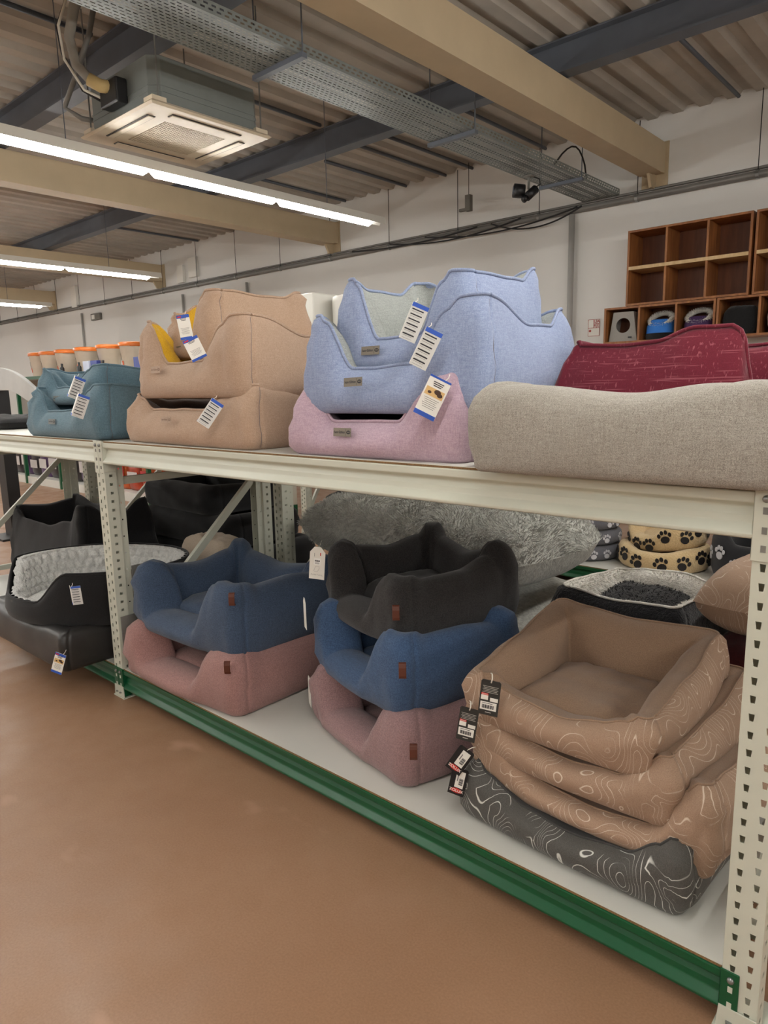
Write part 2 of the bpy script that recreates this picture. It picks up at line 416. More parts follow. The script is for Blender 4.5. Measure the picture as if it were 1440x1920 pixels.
def shelf_level(x0, x1, y0, depth, top, mat, label, front_label, rear=True, conn=True, rearmat=None):
    b = empty('shelf_beam', ((x0+x1)/2, y0, top-.097), 0, front_label, 'beam', 'rack beams')
    ox = -(x0+x1)/2
    beam(b, x0+ox, x1+ox, 0, .097, 1, mat, conn)
    if rear:
        b2 = empty('shelf_beam', ((x0+x1)/2, y0+depth, top-.097), 0, 'rear ' + front_label, 'beam', 'rack beams')
        beam(b2, x0+ox, x1+ox, 0, .097, -1, mat, conn)
    s = empty('shelf_board', ((x0+x1)/2, y0+depth/2, top+.0005), 0, label, 'shelf', 'laminate shelf boards')
    hx, hy = (x1-x0)/2, depth/2
    MB().box((-hx+.003, -hy+.004, 0), (hx-.003, hy-.004, .0055)).build('board_core', CHIP, s)
    MB().box((-hx+.003, -hy+.0055, .0055), (hx-.003, hy-.0055, .0075)).build('laminate', BOARDW, s)
TOP = 1.231; ZT = TOP + .008; ZL = .143 + .008
shelf_level(0, 2.70, 0, .95, TOP, RACK, 'white top shelf board under the blue and beige beds', 'ivory steel beam of the right bay top shelf')
shelf_level(0, 2.70, 0, .95, .143, GREEN, 'white bottom shelf board of the right bay', 'dark green steel beam along the right bay base')
shelf_level(-2.375, -.075, 0, .95, TOP, RACK, 'top shelf board under the teal beds', 'ivory steel beam under the teal beds')
shelf_level(-2.375, -.075, 0, .95, .143, GREEN, 'bottom shelf board of the left bay under the black beds', 'green steel beam of the left bay base')
shelf_level(0, 2.70, 1.03, .95, .143, GREEN, 'bottom shelf board of the rear rack, right bay', 'green beam of the rear rack base, right bay', conn=False)
shelf_level(-2.375, -.075, 1.03, .95, TOP, RACK, 'top shelf board of the rear rack, left bay', 'ivory beam of the rear rack top shelf, left bay', conn=False)
shelf_level(-2.375, -.075, 1.03, .95, .143, GREEN, 'bottom shelf board of the rear rack, left bay', 'green beam of the rear rack base, left bay', conn=False)
# second rack row across the far aisle
G2 = 'far aisle rack frames'
for k, x in enumerate((-2.2, .12, 2.44)):
    rack_frame(x, 3.1, .8, 1.5, ['far ivory rack post beside the black bags', 'far ivory rack post seen over the grey fur cushion', 'far ivory rack post hidden behind the right upright'][k], G2)
for k, (a, b_) in enumerate(((-2.125, .12), (.195, 2.44))):
    shelf_level(a, b_, 3.1, .8, .143, GREEN, ['far aisle bottom shelf board under the black bags', 'far aisle bottom shelf board under the paw print beds'][k], ['green beam of the far aisle base, left', 'green beam of the far aisle base under the paw print beds'][k], conn=False)

# ------------------------------------------------------------------ soft goods
def interp(pts, u):
    if u <= pts[0][0]: return pts[0][1]
    for (a, ha), (b, hb) in zip(pts, pts[1:]):
        if u <= b:
            t = (u-a)/(b-a) if b > a else 0; t = t*t*(3-2*t); return ha+(hb-ha)*t
    return pts[-1][1]
SEC = {'box': [(0, .40), (.04, .465), (.12, .505), (.3, .53), (.5, .54), (.7, .525), (.84, .48), (.92, .41), (.965, .32), (.99, .2), (1, .06)],
       'tear': [(0, .38), (.04, .46), (.12, .52), (.25, .54), (.4, .51), (.55, .44), (.7, .345), (.82, .25), (.91, .16), (.97, .085), (1, .03)],
       'roll': [(0, .30), (.04, .40), (.12, .48), (.25, .53), (.4, .55), (.55, .55), (.7, .52), (.82, .45), (.91, .35), (.97, .21), (1, .06)]}
RID = .16
def make_bed(name, label, loc, rz, w_, d_, t, edges, mat, lining=None, cush=None, cushmat=None, sec='tear', r=.06, piping=None,
             bulge=.014, ridge=0.0, seed=0, group=None, seamy=True, cat='pet bed', step=.012, wrinkle=1.0, lean=0.0, prad=.0045):
    root = empty(name, loc, rz, label, cat, group)
    hw, hd = w_/2, d_/2
    C_ = [(-hw, -hd), (hw, -hd), (hw, hd), (-hw, hd)]
    sta = []            # stations: outer, inner, normal, edge, u, h, dist to corner
    dirs = [(1, 0), (0, 1), (-1, 0), (0, -1)]; nrm = [(0, -1), (1, 0), (0, 1), (-1, 0)]
    for e, key in enumerate('FRBL'):
        p0 = Vector(C_[e]); p1 = Vector(C_[(e+1) % 4]); dv = Vector(dirs[e]); nv = Vector(nrm[e]); L = (p1-p0).length
        a = p0 + dv*r; b = p1 - dv*r; ia = p0 + dv*t - nv*(t-.008); ib = p1 - dv*t - nv*(t-.008)
        n = max(8, int((b-a).length/step))
        us = [k/n for k in range(n+1)]
        Ls = (b-a).length
        us += [.012/Ls, .006/Ls, .018/Ls]; us = sorted(set(us))
        for u in us:
            h = interp(edges[key], u); dc = min(u, 1-u)*Ls
            sta.append((a.lerp(b, u), ia.lerp(ib, u), nv, e, u, h, dc, u*Ls))
        cc = b - nv*r; ic = p1 - dv*t - nv*t; nv2 = Vector(nrm[(e+1) % 4]); h = interp(edges[key], 1.0)
        for k in range(1, 6):
            th = k/6*pi/2; dr = nv*cos(th) + nv2*sin(th)
            sta.append((cc + dr*r, ic + dr*.008, dr, e, 1.0, h, 0.0, 99))
    sc = SEC[sec]; ns = len(sc)
    ring = [(1, zf, hwf) for zf, hwf in sc] + [(-1, zf, hwf) for zf, hwf in sc[-2::-1]]
    V = []; RN = len(ring); ridge_pts = []
    for si, (O, I, nv, e, u, h, dc, su) in enumerate(sta):
        bz = sin(pi*min(max(u, 0), 1)) if e is not None else 0
        cf = exp(-dc/.05)
        for side, zf, hwf in ring:
            c_ = .5 - ridge*zf*zf
            a = c_ - side*hwf
            p = O.lerp(I, a)
            z = h*zf
            off = bulge*bz*sin(pi*min(zf*.9+.05, 1)) * (1 if side > 0 else -1)
            q = Vector((p.x, p.y, z)) + Vector((nv.x, nv.y, 0))*off
            q += Vector((nv.x, nv.y, 0))*(lean*z)
            k1 = noise.noise(Vector((q.x*5+seed, q.y*5, q.z*5)))*.009
            k2 = noise.noise(Vector((q.x*14+seed*3, q.y*14, q.z*26)))*.006*(.3+1.6*cf)*wrinkle
            k3 = noise.noise(Vector((q.x*7, q.y*7+seed, q.z*60)))*.011*exp(-dc/.10)*wrinkle*sin(pi*zf)
            dd = (k1+k2+k3)*(1 if side > 0 else -.8)*min(1, zf*5+.1)
            if seamy and side > 0 and e in (1, 3) and su < .02:
                dd -= .006*exp(-((su-.008)/.005)**2)
            q += Vector((nv.x, nv.y, 0))*dd
            if zf > .9: q.z += noise.noise(Vector((q.x*8, q.y*8, seed)))*.006
            V.append(q)
        ridge_pts.append(V[si*RN+ns-1].copy())
    n = len(sta); Fo = []; Fi = []
    for i in range(n):
        j = (i+1) % n
        for k in range(RN):
            k2 = (k+1) % RN
            fc = (i*RN+k, j*RN+k, j*RN+k2, i*RN+k2)
            (Fo if k < ns-1 or k == RN-1 else Fi).append(fc)
    def sub(Fs, nm, mt_):
        used = sorted({i for f in Fs for i in f}); mp = {a: b for b, a in enumerate(used)}
        return mesh(nm, [V[i] for i in used], [tuple(mp[i] for i in f) for f in Fs], mt_, root, True)
    if lining is None: mesh('bolster', V, Fo+Fi, mat, root, True)
    else: sub(Fo, 'bolster', mat); sub(Fi, 'lining', lining)
    if piping is not None:
        pts = [p + Vector((0, 0, prad*.6)) for p in ridge_pts]
        MB().tube(pts, prad, 6, closed=True).build('piping', piping, root, True)
    if piping is not None and seamy and sec == 'tear':
        for ee in (1, 3):
            si = min((i for i, q in enumerate(sta) if q[3] == ee and q[7] < 9), key=lambda i: abs(sta[i][7]-.008))
            nn = sta[si][2]
            MB().tube([V[si*RN+k] + Vector((nn.x, nn.y, 0))*.0006 for k in range(1, ns-1)], .0011, 5).build('corner_seam', THREAD, root)
    ch = cush if cush else .07
    cm = cushmat or lining or mat
    cw, cd = hw-t*.75, hd-t*.75; V2 = []; F2 = []; nx, ny = 30, 24
    for j in range(ny+1):
        for i in range(nx+1):
            x = -1+2*i/nx; y = -1+2*j/ny
            z = .012 + ch*max(0, (1-x**6)*(1-y**6))**.45
            z += noise.noise(Vector((x*3+seed, y*3, 1.3)))*.012 + noise.noise(Vector((x*9+seed, y*9, 4)))*.004
            V2.append((x*cw, y*cd, max(z, .004)))
    for j in range(ny):
        for i in range(nx):
            a = j*(nx+1)+i; F2.append((a, a+1, a+nx+2, a+nx+1))
    b0 = len(V2); V2 += [(-cw, -cd, .003), (cw, -cd, .003), (cw, cd, .003), (-cw, cd, .003)]; F2.append((b0+3, b0+2, b0+1, b0))
    mesh('cushion', V2, F2, cm, root, True)
    return root
def edges(F, R, B, L): return dict(F=F, R=R, B=B, L=L)
def nordic(lo, pk, bk, sid, dl=.22, dr=.72, pl=None, pr=None):
    """low front with ears at the corners, sagging sides, peaked back corners"""
    pl = pk if pl is None else pl; pr = pk if pr is None else pr
    return edges([(0, pl), (.04, pl*.93), (dl, lo), (dr, lo*1.03), (.88, pr*.90), (.96, pr), (1, pr)],
                 [(0, pr), (.08, pr*.99), (.55, sid), (.8, sid), (1, bk)],
                 [(0, bk), (.3, sid), (.7, sid), (1, bk)],
                 [(0, bk), (.25, sid), (.75, sid), (1, pl)])
def place(root, o, P, nyaw, roll=0, tilt=0):
    """put o (built in its own xy plane, z = outward) at world point P; nyaw = heading of the outward normal"""
    n_ = Vector((cos(nyaw)*cos(tilt), sin(nyaw)*cos(tilt), sin(tilt)))
    xx = Vector((0, 0, 1)).cross(n_).normalized(); yy = n_.cross(xx)
    M = Matrix((xx, yy, n_)).transposed().to_4x4() @ Matrix.Rotation(roll, 4, 'Z'); M.translation = Vector(P)
    R = Matrix.Translation(root.location) @ Euler(root.rotation_euler).to_matrix().to_4x4()
    o.parent = root; o.matrix_local = R.inverted() @ M
def card(name, wd, ht, mat, parent=None, th=.0012, cx=0, cy=0, z=0, cham=0):
    x0, x1, y0, y1 = cx-wd/2, cx+wd/2, cy-ht/2, cy+ht/2
    if cham: poly = [(x0, y0), (x1, y0), (x1, y1-cham*1.2), (x1-cham, y1), (x0+cham, y1), (x0, y1-cham*1.2)]
    else: poly = [(x0, y0), (x1, y0), (x1, y1), (x0, y1)]
    return MB().prism(poly, z, z+th, 'z').build(name, mat, parent)
FRONT = -pi/2
def cam_yaw(P): return atan2(CAM.y-P[1], CAM.x-P[0])
def label_patch(root, P, yaw, mat, w_=.075, h_=.026, inkm=None, roll=0, tilt=.1):
    o = card('brand_label', w_, h_, mat, root, .0015); place(root, o, P, yaw, roll, tilt)
    T = Matrix.Translation((-w_*.14, 0, .0017))
    text('lettering', 'homeEdition', h_*.42, inkm or INK, o, T, .0003, .82)
    MB().box((w_*.21, -h_*.4, .0015), (w_*.22, h_*.4, .0018)).build('divider', inkm or INK, o)
    MB().lathe([(.0, .0019), (h_*.3, .0019), (h_*.3, .0014)], 20, (w_*.36, 0, 0), sx=1.1, sy=.72).build('emblem', inkm or INK, o)
    text('emblem_lettering', 'TRIXIE', h_*.2, mat, o, Matrix.Translation((w_*.36, 0, .0021)), .0002, .8)
    return o
def booklet(root, P, yaw, roll, w_=.058, h_=.125, open_=1.0, tilt=0):
    """folded care card hanging open: printed inside page plus the cover leaf swung to the left"""
    o = card('hang_tag', w_, h_, PAPERG, root); place(root, o, P, yaw, roll, tilt)
    card('tag_header', w_, h_*.11, BLUEP, o, .0005, 0, h_*.445, .0013)
    for k in range(6): card('text_bar', w_*.72, h_*.032, INK, o, .0005, -w_*.06, h_*(.33-.135*k), .0013)
    for k in range(12): card('fine_print', w_*.62, h_*.008, GREYINK, o, .0004, -w_*.08, h_*(.29-.066*k)-.002, .0013)
    c = card('tag_cover', w_*.8, h_, PAPER, o, .001, -w_*.4, 0, 0)
    M = Matrix.Translation((-w_/2, 0, .0012)) @ Matrix.Rotation(-open_, 4, 'Y'); c.matrix_local = M
    c2 = card('cover_band', w_*.8, h_*.1, BLUEP, o, .0006, -w_*.4, -h_*.45, .001); c2.matrix_local = M
    MB().tube([(-w_*.4, h_*.5, 0), (-w_*.3, h_*.58, -.006), (-w_*.35, h_*.64, -.015)], .0012, 5).build('tag_string', STRING, o)
    return o
def cover_tag(root, P, yaw, roll, w_=.062, h_=.115, tilt=0, photo=True, flip=False, kind=0):
    o = card('hang_tag', w_, h_, PAPER, root, .002); place(root, o, P, yaw, roll, tilt)
    card('tag_foot_band', w_, h_*.11, BLUEP, o, .0006, 0, -h_*.445, .002)
    card('tag_header', w_, h_*(.05 if kind == 0 else .13), BLUEP, o, .0006, 0, h_*(.475 if kind == 0 else .435), .002)
    if kind == 1: card('brand_mark', w_*.3, h_*.05, REDP, o, .0006, -w_*.28, h_*.43, .0027)
    if photo:
        PH = flat('photo_tan', (214, 178, 120)); PD = flat('photo_brown', (70, 48, 34))
        card('photo', w_*.86, h_*.2, PH, o, .0006, 0, h_*.12, .002)
        bb = MB()
        for cx, cy, rr in ((.12, .16, .16), (.26, .11, .13), (-.22, .1, .09)): bb.lathe([(0, .0028), (w_*rr, .0028), (w_*rr, .002)], 12, (w_*cx, h_*cy, 0), sy=.7)
        bb.build('photo_dogs', PD, o)
    for k in range(3): card('title_bar', w_*(.5-.06*k), h_*.02, INK, o, .0005, 0, h_*(.37-.045*k), .002)
    for k in range(6): card('fine_print', w_*(.7-.08*(k % 3)), h_*.011, GREYINK, o, .0005, 0, h_*(-.04-.045*k), .002)
    MB().tube([(w_*.2, h_*.5, .001), (w_*.25, h_*.58, -.006), (w_*.2, h_*.66, -.018)], .0012, 5).build('tag_string', STRING, o)
    return o

# fabrics
F_BLUE = fabric('light_blue_weave', (164, 176, 202), (116, 131, 167))
F_BLUE_IN = fabric('grey_lining_weave', (176, 180, 176), (128, 132, 128))
F_PINK = fabric('lilac_pink_weave', (202, 178, 190), (160, 134, 150))
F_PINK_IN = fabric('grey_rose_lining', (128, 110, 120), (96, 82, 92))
F_BEIGE = fabric('beige_weave', (190, 164, 142), (160, 132, 110), .3)
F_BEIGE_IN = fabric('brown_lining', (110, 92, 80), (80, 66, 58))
F_YEL = fabric('yellow_lining', (226, 182, 46), (196, 148, 26), .3)
F_TEAL = fabric('teal_weave', (108, 136, 149), (72, 98, 112))
F_GREY = fabric('grey_beige_melange', (182, 176, 166), (116, 110, 102), .3, 800)
F_BURG = crosshatch('burgundy_slub', (112, 34, 50), (180, 112, 120), .4)
F_NAVY = fabric('denim_blue_weave', (74, 92, 116), (40, 54, 76), .35, 420)
F_NAVY2 = fabric('denim_mid_blue_weave', (74, 100, 134), (40, 60, 90), .35, 420)
F_ROSE = fabric('rose_weave', (172, 132, 126), (128, 94, 90), .35, 420)
F_ROSE2 = fabric('mauve_rose_weave', (162, 130, 129), (118, 92, 93), .35, 420)
F_BLACK = fabric('charcoal_weave', (58, 56, 56), (26, 25, 26), .3, 380)
F_BLACKIN = fabric('black_weave', (34, 33, 34), (16, 16, 17), .3, 380)
F_TAUPE_P = contour('taupe_contour_print', (170, 142, 120), (144, 117, 97), (208, 192, 174))
F_TAUPE = fabric('taupe_plain', (160, 132, 108), (134, 108, 88), .2, 600)
F_GRAP_P = contour('graphite_contour_print', (92, 90, 86), (66, 65, 62), (212, 212, 206))
F_GRAP = fabric('graphite_plain', (70, 68, 66), (50, 49, 48), .2, 600)
TAN_LABEL = plain('grey_tan_leatherette', (128, 120, 106), .6); BEIGE_LABEL = plain('beige_leatherette', (176, 150, 128), .6)
TEAL_LABEL = plain('grey_leatherette', (122, 126, 124), .6)

# ---- top shelf: blue and pink stack
g = 'beds stacked on the top shelf'
b = make_bed('pet_bed', 'lilac pink pet bed at the bottom of the blue stack', (1.60, .335, ZT), radians(2), .70, .62, .13,
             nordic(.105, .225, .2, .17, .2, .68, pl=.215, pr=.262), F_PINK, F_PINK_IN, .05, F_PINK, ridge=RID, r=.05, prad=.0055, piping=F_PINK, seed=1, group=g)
label_patch(b, (1.537, .004, 1.318), FRONT, TAN_LABEL, roll=0)
cover_tag(b, (1.893, -.005, 1.42), radians(-62), radians(-27), .062, .112, kind=0)
b = make_bed('pet_bed', 'light blue pet bed in the middle of its stack, above the pink one', (1.645, .355, 1.372), radians(2.5), .70, .60, .13,
             nordic(.135, .31, .31, .25, .24, .66, pl=.305, pr=.315), F_BLUE, F_BLUE_IN, .06, F_BLUE_IN, ridge=RID, r=.05, prad=.0055, piping=F_BLUE, seed=2, group=g)
label_patch(b, (1.585, .008, 1.468), FRONT, TAN_LABEL, roll=radians(2))
booklet(b, (1.885, -.02, 1.548), radians(-50), radians(-27), .048, .105, 1.75)
b = make_bed('pet_bed', 'small light blue pet bed with grey lining on top of the stack', (1.635, .375, 1.497), radians(3), .53, .48, .115,
             nordic(.098, .285, .315, .27, .26, .66, pl=.29, pr=.275), F_BLUE, F_BLUE_IN, .11, F_BLUE_IN, ridge=RID, r=.05, prad=.0055, piping=F_BLUE, seed=3, group=g)
label_patch(b, (1.562, .112, 1.563), FRONT, TAN_LABEL, roll=0)
booklet(b, (1.78, .06, 1.627), radians(-50), radians(-24), .048, .105, 1.6)
# ---- beige stack
b = make_bed('pet_bed', 'large beige pet bed at the bottom of the beige stack', (.615, .35, ZT), radians(-2), .93, .66, .15,
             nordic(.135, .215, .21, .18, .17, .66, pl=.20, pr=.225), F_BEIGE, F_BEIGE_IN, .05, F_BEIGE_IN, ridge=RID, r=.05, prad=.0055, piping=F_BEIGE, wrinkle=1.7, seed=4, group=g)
label_patch(b, (.572, -.012, 1.343), FRONT, BEIGE_LABEL, .07, .024, flat('label_emboss', (120, 92, 72)))
booklet(b, (.93, -.05, 1.372), radians(-40), radians(-36), .048, .10, 1.9)
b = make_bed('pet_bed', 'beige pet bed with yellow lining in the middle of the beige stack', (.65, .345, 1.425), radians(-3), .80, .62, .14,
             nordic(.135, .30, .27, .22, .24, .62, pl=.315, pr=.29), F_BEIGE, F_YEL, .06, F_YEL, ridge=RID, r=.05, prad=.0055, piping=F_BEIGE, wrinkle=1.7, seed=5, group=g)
label_patch(b, (.452, .03, 1.540), FRONT, BEIGE_LABEL, .07, .026, flat('label_emboss', (120, 92, 72)))
cover_tag(b, (.815, -.02, 1.603), radians(-45), radians(24), .058, .082, photo=False, kind=1)
b = make_bed('pet_bed', 'small beige pet bed with yellow lining on top of the beige stack', (.487, .428, 1.585), radians(-10), .48, .50, .12,
             nordic(.075, .25, .27, .245, .3, .62, pl=.2, pr=.262), F_BEIGE, F_YEL, .10, F_YEL, ridge=RID, r=.05, prad=.0055, piping=F_BEIGE, wrinkle=1.7, seed=6, group=g)
label_patch(b, (.37, .19, 1.628), radians(-100), TAN_LABEL, .065, .026)
cover_tag(b, (.59, .09, 1.70), radians(-45), radians(8), .05, .095, photo=False, kind=1)
# ---- teal pair
b = make_bed('pet_bed', 'teal pet bed underneath its twin at the left of the top shelf', (-.44, .34, ZT), 0, .84, .66, .15,
             nordic(.125, .25, .26, .22, .2, .66, pl=.245, pr=.25), F_TEAL, F_TEAL, .06, ridge=RID, r=.05, prad=.0055, piping=F_TEAL, wrinkle=1.6, seed=7, group=g)
label_patch(b, (-.50, .0, 1.318), FRONT, TEAL_LABEL)
booklet(b, (-.085, -.04, 1.394), radians(-35), radians(-22), .05, .105, 1.3)
b = make_bed('pet_bed', 'smaller teal pet bed nested on top of the other teal bed', (-.60, .40, 1.395), radians(2), .66, .56, .13,
             nordic(.085, .19, .2, .17, .22, .6), F_TEAL, F_TEAL, .06, ridge=RID, r=.05, prad=.0055, piping=F_TEAL, wrinkle=1.6, seed=8, group=g)
label_patch(b, (-.66, .105, 1.430), FRONT, TEAL_LABEL)
booklet(b, (-.30, .05, 1.477), radians(-35), radians(-24), .05, .105, 1.3)
# ---- grey bolster bed and burgundy bed
flat_e = lambda h1, h2: [(0, h1), (.5, h2), (1, h1)]
make_bed('pet_bed', 'grey beige melange pet bed with a thick plain side, on the shelf edge', (2.40, .13, ZT), radians(2), .70, .39, .15,
         edges([(0, .218), (.06, .212), (.5, .19), (.94, .205), (1, .21)], flat_e(.205, .17), flat_e(.165, .16), [(0, .165), (.5, .17), (1, .218)]), F_GREY, None, .08, sec='box', r=.028, seed=9, group=g, bulge=.006, wrinkle=1.5, step=.01)
make_bed('pet_bed', 'burgundy pet bed behind the grey beige one', (2.44, .665, ZT), radians(-5), .86, .54, .14,
         edges([(0, .32), (.18, .31), (.34, .315), (.50, .345), (.62, .345), (.655, .33), (.70, .2), (.92, .2), (1, .33)], flat_e(.33, .30), flat_e(.33, .31), flat_e(.33, .31)),
         F_BURG, None, .08, sec='tear', r=.03, piping=F_BURG, seed=10, group=g, bulge=.01, prad=.006)

# ---- lower shelf, fabric beds with a leather loop
def loop_bed(label, loc, rz, w_, d_, hf, hs, hb, mat, inner, seed, t=.15, cush=.1, dl=.15, dr=.66, pl=None):
    pl = pl or hs
    e = edges([(0, pl), (.05, pl*.93), (dl, hf), (dr, hf), (.84, hs*.93), (.92, hs), (1, hs)],
              [(0, hs), (.05, hs*.99), (.16, hs*.92), (.6, hs*.93), (.92, hb*.9), (1, hb*1.06)],
              [(0, hb*1.06), (.09, hb*.9), (.5, hb*.8), (.91, hb*.9), (1, hb*1.06)], [(0, hb*1.06), (.09, hb*.92), (.5, hb*.83), (.92, pl*.9), (1, pl)])
    return make_bed('square_pet_bed', label, loc, rz, w_, d_, t, e, mat, None, cush, inner, sec='roll', r=.06, seed=seed,
                    group='fabric beds with leather loops on the bottom shelf', bulge=.02, wrinkle=1.2)
def loop(root, P, yaw, mat=LEATHER, flatv=False):
    b = MB(); n = 10
    w_ = .012
    path = [(0, .0, -.004)] + [(0, -.012-.0*k, 0) for k in range(1)]
    prof = [(.0, .026), (.006, .028), (.013, .024), (.016, .012), (.016, -.014), (.012, -.024), (.004, -.026), (0, -.024)]
    ins = [(z-.0025 if z > .004 else z, y*.86) for z, y in prof]
    poly = prof + ins[::-1]
    b.prism([(z, y) for z, y in poly], -w_, w_, 'y')
    # prism(y) gives (z, x, y) -> reorder to x, y, z
    b.v = [(p[1], p[2], p[0]) for p in b.v]
    o = b.build('leather_loop', mat, root); place(root, o, P, yaw, 0, 0); bevel(o, .001, 1)
    return o
b = loop_bed('dusty rose pet bed under the navy one beside the left upright', (.455, .335, ZL), radians(2), .84, .68, .10, .265, .26, F_ROSE, F_ROSE, 11)
loop(b, (.865, .0, .385), radians(-50))
MB().box((-.005, -.045, -.08), (0, .045, .08)).build('side_tag', SHADE, b).location = (-.445, -.27, .18)
b = loop_bed('navy denim pet bed stacked on the dusty rose bed', (.445, .375, .365), radians(0), .80, .66, .105, .315, .31, F_NAVY, F_NAVY, 12, cush=.13)
loop(b, (.845, .055, .645), radians(-50))
MB().box((-.005, -.045, -.08), (0, .045, .08)).build('side_tag', SHADE, b).location = (-.425, -.25, .2)
b = bm1 = loop_bed('mauve rose pet bed at the bottom of the three bed stack', (1.475, .415, ZL), radians(-15), .66, .58, .10, .25, .24, F_ROSE2, F_ROSE2, 13, t=.14, cush=.06)
loop(b, (1.775, .035, .335), radians(-50))
b = bm2 = loop_bed('mid blue pet bed in the middle of the three bed stack', (1.44, .445, .36), radians(-15), .62, .56, .11, .285, .28, F_NAVY2, F_NAVY2, 14, t=.135, cush=.08)
loop(b, (1.71, .065, .575), radians(-50))
b = loop_bed('charcoal black pet bed on top of the three bed stack', (1.40, .53, .56), radians(-17), .56, .56, .10, .25, .30, F_BLACK, F_BLACKIN, 15, t=.12, cush=.14, pl=.3)
loop(b, (1.60, .165, .715), radians(-50))
o = card('hang_tag', .062, .128, PAPER, b, .0015, cham=.018); place(b, o, (1.118, .262, .79), radians(-62), radians(-5))
text('lettering', 'F A N T A I L', .0085, GREYINK, o, Matrix.Translation((0, -.047, .0017)))
card('sticker', .026, .026, flat('sticker_white', (244, 244, 240)), o, .0004, 0, .006, .0015)
for k in range(9): card('barcode_bar', .0011 + .0006*(k % 3), .005, INK, o, .0003, -.009+.0023*k, .009, .002)
for k in range(2): card('fine_print', .018, .0015, INK, o, .0003, 0, .001-.004*k, .002)
card('red_mark', .0035, .011, REDP, o, .0004, .012, .036, .0015); card('grey_mark', .0015, .014, GREYINK, o, .0004, -.012, .032, .0015)
MB().tube([(-.012, -.03, .0018), (-.006, -.014, .0018), (.008, -.012, .0018), (.009, -.022, .0018), (.002, -.034, .0018), (-.01, -.034, .0018)], .0004, 4, True).build('bed_sketch', GREYINK, o)
MB().tube([(.004, .06, .001), (.006, .075, -.01), (.004, .085, -.03)], .0008, 5).build('tag_string', STRING, o)

for rt, P in ((bm2, (1.10, .205, .60)), (bm1, (1.085, .225, .27))):
    o = card('hang_tag', .055, .12, PAPER, rt, .0015, cham=.015); place(rt, o, P, cam_yaw(P)-radians(82), radians(4))
# ---- lower shelf, contour print stack
def print_bed(label, loc, rz, w_, d_, lo, pk, bk, mp, ml, seed, cush, t=.12, dl=.45):
    e = edges([(0, pk*.95), (.05, pk*.8), (.3, lo*1.15), (.55, lo), (.8, lo*1.2), (.96, pk*.88), (1, pk)], [(0, pk), (.5, (pk+bk)*.47), (1, bk)],
              [(0, bk), (.5, bk*.93), (1, bk)], [(0, bk), (.5, (pk+bk)*.47), (1, pk*.92)])
    return make_bed('printed_pet_bed', label, loc, rz, w_, d_, t, e, mp, ml, cush, ml, sec='roll', r=.03, piping=ml, ridge=.26,
                    seed=seed, group='beds printed with contour lines', bulge=.018, wrinkle=1.3, prad=.0032)
bg = print_bed('graphite grey contour print bed at the bottom of its stack', (2.265, .375, ZL), radians(-2), .67, .60, .095, .2, .19, F_GRAP_P, F_GRAP, 21, .04)
b3 = print_bed('large taupe contour print bed, second from the bottom of its stack', (2.30, .445, .248), radians(-2), .69, .66, .07, .25, .24, F_TAUPE_P, F_TAUPE, 22, .04)
b2 = print_bed('taupe contour print bed, second from the top of its stack', (2.235, .425, .345), radians(-2), .63, .62, .085, .19, .24, F_TAUPE_P, F_TAUPE, 23, .05)
b1 = print_bed('taupe contour print bed with open cushion on top of its stack', (2.20, .39, .455), radians(-1), .565, .56, .10, .165, .25, F_TAUPE_P, F_TAUPE, 24, .085, t=.105)
def price_tag(root, P, yaw, roll):
    o = card('hang_tag', .056, .105, DARKTAG, root, .0016, cham=.004); place(root, o, P, yaw, roll)
    for k in range(5): card('fine_print', .044-.005*(k % 2), .0011, flat('pale_ink', (190, 188, 180)), o, .0003, 0, .034-.0045*k, .0016)
    card('logo_panel', .02, .018, PAPER, o, .0004, -.014, .002, .0016); card('logo_band', .02, .006, REDP, o, .0004, -.014, .010, .002)
    text('logo_lettering', 'ZOLUX', .0048, PAPER, o, Matrix.Translation((-.014, .010, .0026)), .0001)
    card('icon_panel', .022, .011, PAPER, o, .0004, .013, -.004, .0016)
    card('barcode_label', .046, .024, PAPER, o, .0004, -.001, -.025, .0016)
    for k in range(14): card('barcode_bar', .0009 + .0007*((k*5) % 3), .011, INK, o, .0003, -.018+.0024*k, -.027, .002)
    card('fine_print', .03, .0014, INK, o, .0003, -.004, -.017, .002); card('fine_print', .016, .0012, PAPER, o, .0003, 0, -.044, .0016)
    MB().tube([(0, .046, .002), (.002, .058, .003), (-.001, .07, -.004), (-.006, .068, -.012)], .0018, 6).build('tag_string', STRING, o, True)
def back_tag(root, P, yaw, roll):
    o = card('hang_tag', .05, .09, BLACKTAG, root, .0016, cham=.004); place(root, o, P, yaw, roll)
    card('white_sticker', .026, .055, PAPER, o, .0004, .004, .008, .0016)
    for k in range(9): card('barcode_bar', .012, .0009 + .0006*(k % 3), INK, o, .0003, .008, .012-.0025*k, .002)
    card('fine_print', .003, .02, GREYINK, o, .0003, -.003, .012, .002)
    MB().lathe([(0, .0022), (.019, .0022), (.019, .0015)], 24, (0, -.03, 0), sy=.4).build('logo_oval', REDP, o)
    text('logo_lettering', 'ZOLUX', .0125, PAPER, o, Matrix.Translation((0, -.03, .0025)), .0003)
    MB().tube([(0, .042, .001), (.006, .056, 0), (.014, .06, -.01)], .0014, 6).build('tag_string', STRING, o, True)
price_tag(b1, (2.047, .045, .588), radians(-68), radians(-6)); price_tag(b2, (1.965, .055, .478), radians(-68), radians(-8))
back_tag(b3, (1.945, .045, .362), radians(-68), radians(-32)); back_tag(bg, (1.935, .05, .287), radians(-68), radians(-12))

